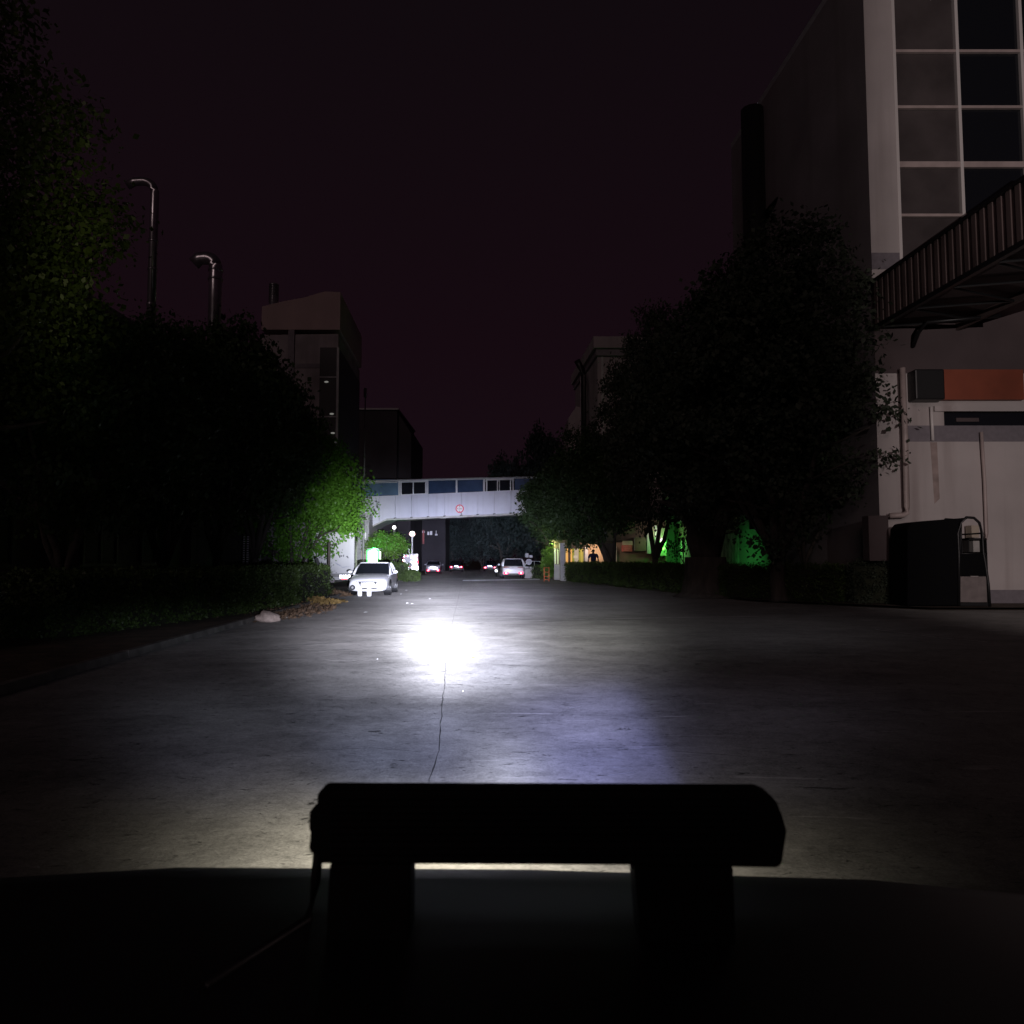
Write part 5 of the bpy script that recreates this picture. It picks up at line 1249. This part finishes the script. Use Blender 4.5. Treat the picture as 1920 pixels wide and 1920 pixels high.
# ================================================================== FOREGROUND: our vehicle's bonnet and the light bar on it
oc = thing('utility_vehicle', 'black vehicle bonnet under the light bar at the bottom', 'vehicle', (0.0, -1.12, 0))
# bonnet, wings, grille, wheels, windscreen and cab (local y forward)
def zb_(y): return 1.075 if y < 1.9 else 1.075 - (y - 1.9) * .09
rings = []
for y, w_, zt_, zl_ in ((-2.6, .80, 1.02, .5), (-2.4, .90, 1.08, .38), (0.2, .93, 1.08, .35), (1.0, .93, 1.075, .35), (1.9, .93, 1.07, .38), (2.24, .92, 1.075, .42), (2.33, .90, 1.055, .46), (2.385, .87, .95, .5), (2.41, .84, .60, .52)):
    half = [(w_ * .8, zl_), (w_, zl_ + .1), (w_, (zl_ + zt_) / 2), (w_ * .99, zt_ - .10), (w_ * .95, zt_ - .02), (w_ * .6, zt_ + .004), (.02, zt_ + .010)]
    rings.append([(x, y, z) for x, z in half] + [(-x, y, z) for x, z in reversed(half)])
loft(rings).build('body', carb, oc, smooth=True, bevel=.02)
MB().box(-.60, .60, 2.415, 2.44, .62, .84).build('grille', blackm, oc); oc.rotation_euler = (0, R(1.0), 0)
MB().box(-.88, .88, 2.42, 2.56, .38, .56).build('bumper', blackr, oc, bevel=.04)
for s_ in (-1, 1):
    MB().tube([(s_ * .74, 2.40, .75), (s_ * .74, 2.44, .75)], .10, 18).build('headlight', lens, oc)
    for wy in (-1.5, 1.5):
        w_ = MB().tube([(s_ * .74, wy, .38), (s_ * .99, wy, .38)], .38, 24).build('wheel', rubber, oc, bevel=.02); MB().tube([(s_ * .985, wy, .38), (s_ * 1.0, wy, .38)], .22, 18).build('rim', rimm, w_)
MB().prism([(-.86, .42, 1.085), (.86, .42, 1.085), (.74, -.25, 1.78), (-.74, -.25, 1.78)], (0, -.03, -.02)).build('windscreen', glassd, oc)
MB().box(-.78, .78, -2.1, -.25, 1.76, 1.84).build('roof', carb, oc, bevel=.03)
MB().prism([(-.88, .38, 1.09), (-.88, -2.3, 1.09), (-.78, -2.1, 1.75), (-.78, -.27, 1.75)], (.02, 0, 0)).build('side_window', glassd, oc)
MB().prism([(.88, .38, 1.09), (.88, -2.3, 1.09), (.78, -2.1, 1.75), (.78, -.27, 1.75)], (-.02, 0, 0)).build('side_window', glassd, oc)

# light bar, back towards us
YL = .95
def LB(px, py, dy=0.0): q = AT(px, py, YL); return Vector((q.x, YL + dy, q.z))
lb = thing('light_bar', 'black double row light bar seen from behind on two feet at the bottom', 'light bar', (LB(1025, 1545).x, YL, LB(1025, 1641).z - .05)); O = lb.location.copy()
outline = [(593, 1520), (594, 1492), (599, 1483), (610, 1481), (1000, 1482), (1428, 1484), (1446, 1491), (1459, 1507), (1469, 1532), (1477, 1560), (1471, 1600), (1468, 1622), (1458, 1629), (1190, 1624), (600, 1621), (590, 1600), (590, 1560)]
hb = MB(); pts = [LB(a_, b_) for a_, b_ in outline]; hb.prism(pts, (0, .035, 0)); hb.build('housing', barm, lb, org=O, bevel=.004)
fins = MB()
for i in range(9):
    z_ = LB(1000, 1500 + i * 13).z; fins.box(LB(622, 1500).x, LB(1404, 1500).x, YL - .006, YL + .0, z_ - .0012, z_ + .0012)
fins.build('cooling_fins', barm, lb, org=O)
MB().prism([LB(600, 1525), LB(600, 1512), LB(590, 1516), LB(580, 1522), LB(579, 1555), LB(582, 1560), LB(579, 1590), LB(582, 1600), LB(600, 1604)], (0, .03, 0)).build('end_cap', barm, lb, org=O, bevel=.002)
MB().tube([LB(1470, 1548, .03), LB(1477, 1551, .03)], .008, 8).build('end_bolt', blackm, lb, org=O)
MB().tube([LB(570, 1517, .02), LB(582, 1516, .02)], .0012, 6).build('loose_strand', blackm, lb, org=O)
for nm, q in (('foot', [(618, 1621.5), (770, 1622), (768, 1648), (612, 1648)]), ('foot', [(1190, 1625), (1375, 1627), (1378, 1650), (1200, 1650)])):
    a_ = [LB(*w_) for w_ in q]; zf = 1.078
    a_[2].z = zf; a_[3].z = zf
    MB().prism(a_, (0, .05, 0)).build(nm, barm, lb, org=O, bevel=.002)
q0_ = LB(588, 1590, .02)
MB().tube([q0_, LB(589, 1612, .02), LB(586, 1640, .02), LB(584, 1665, .02), Vector((LB(560, 1640).x, YL + .05, 1.085)), Vector((LB(450, 1640).x, YL - .1, 1.083))], .0065, 8).build('cable', blackm, lb, org=O, smooth=True)
MB().ball(LB(1194, 1635, .02), .006).build('mounting_bolt', chrome, lb, org=O, smooth=True)
# emitting face on the far side
fz0, fz1 = LB(1000, 1515), LB(1000, 1608)
MB().box(LB(615, 1500).x, LB(1400, 1500).x, YL + .0355, YL + .039, fz1.z, fz0.z).build('led_lens', mat('led_lens', (.9, .9, .9), .2, emit=(.85, .95, 1), estr=3), lb, org=O)

# street lamp behind us to the right that washes the pale building
yl = thing('yard_lamp', 'tall yard floodlight behind the camera lighting the pale building', 'street lamp', (8.2, -13.6, 0)); O = (8.2, -13.6, 0)
MB().tube([(8.2, -13.6, -.02), (8.2, -13.6, 6.3)], [.10, .06], 10).build('post', greym, yl, org=O, smooth=True)
MB().box(7.95, 8.45, -13.7, -13.15, 6.75, 6.82).box(7.95, 8.45, -13.7, -13.62, 6.3, 6.749).build('lamp_head', greym, yl, org=O)
MB().box(7.4, 8.244, -12.62, -12.60, 6.0, 7.3).build('added_light_shield', greym, yl, org=O)  # unseen plate added to keep this lamp's light off the trees
MB().box(7.4, 7.44, -13.6, -12.625, 6.5, 6.6).build('added_shield_arm', greym, yl, org=O)
spot('yard_lamp_light', (8.2, -13.0, 6.55), (19.0, 26, 9.5), 12300, (1, .87, .85), 62, .4, .02)
# dim city glow from the same side, as one very weak sun
sn = bpy.data.lights.new('night_sun', 'SUN'); sn.energy = .12; sn.angle = R(12); sn.color = (1, .72, .70)
so = bpy.data.objects.new('night_sun', sn); C.objects.link(so); so.rotation_euler = Vector((.30, .90, -.28)).to_track_quat('-Z', 'Y').to_euler()
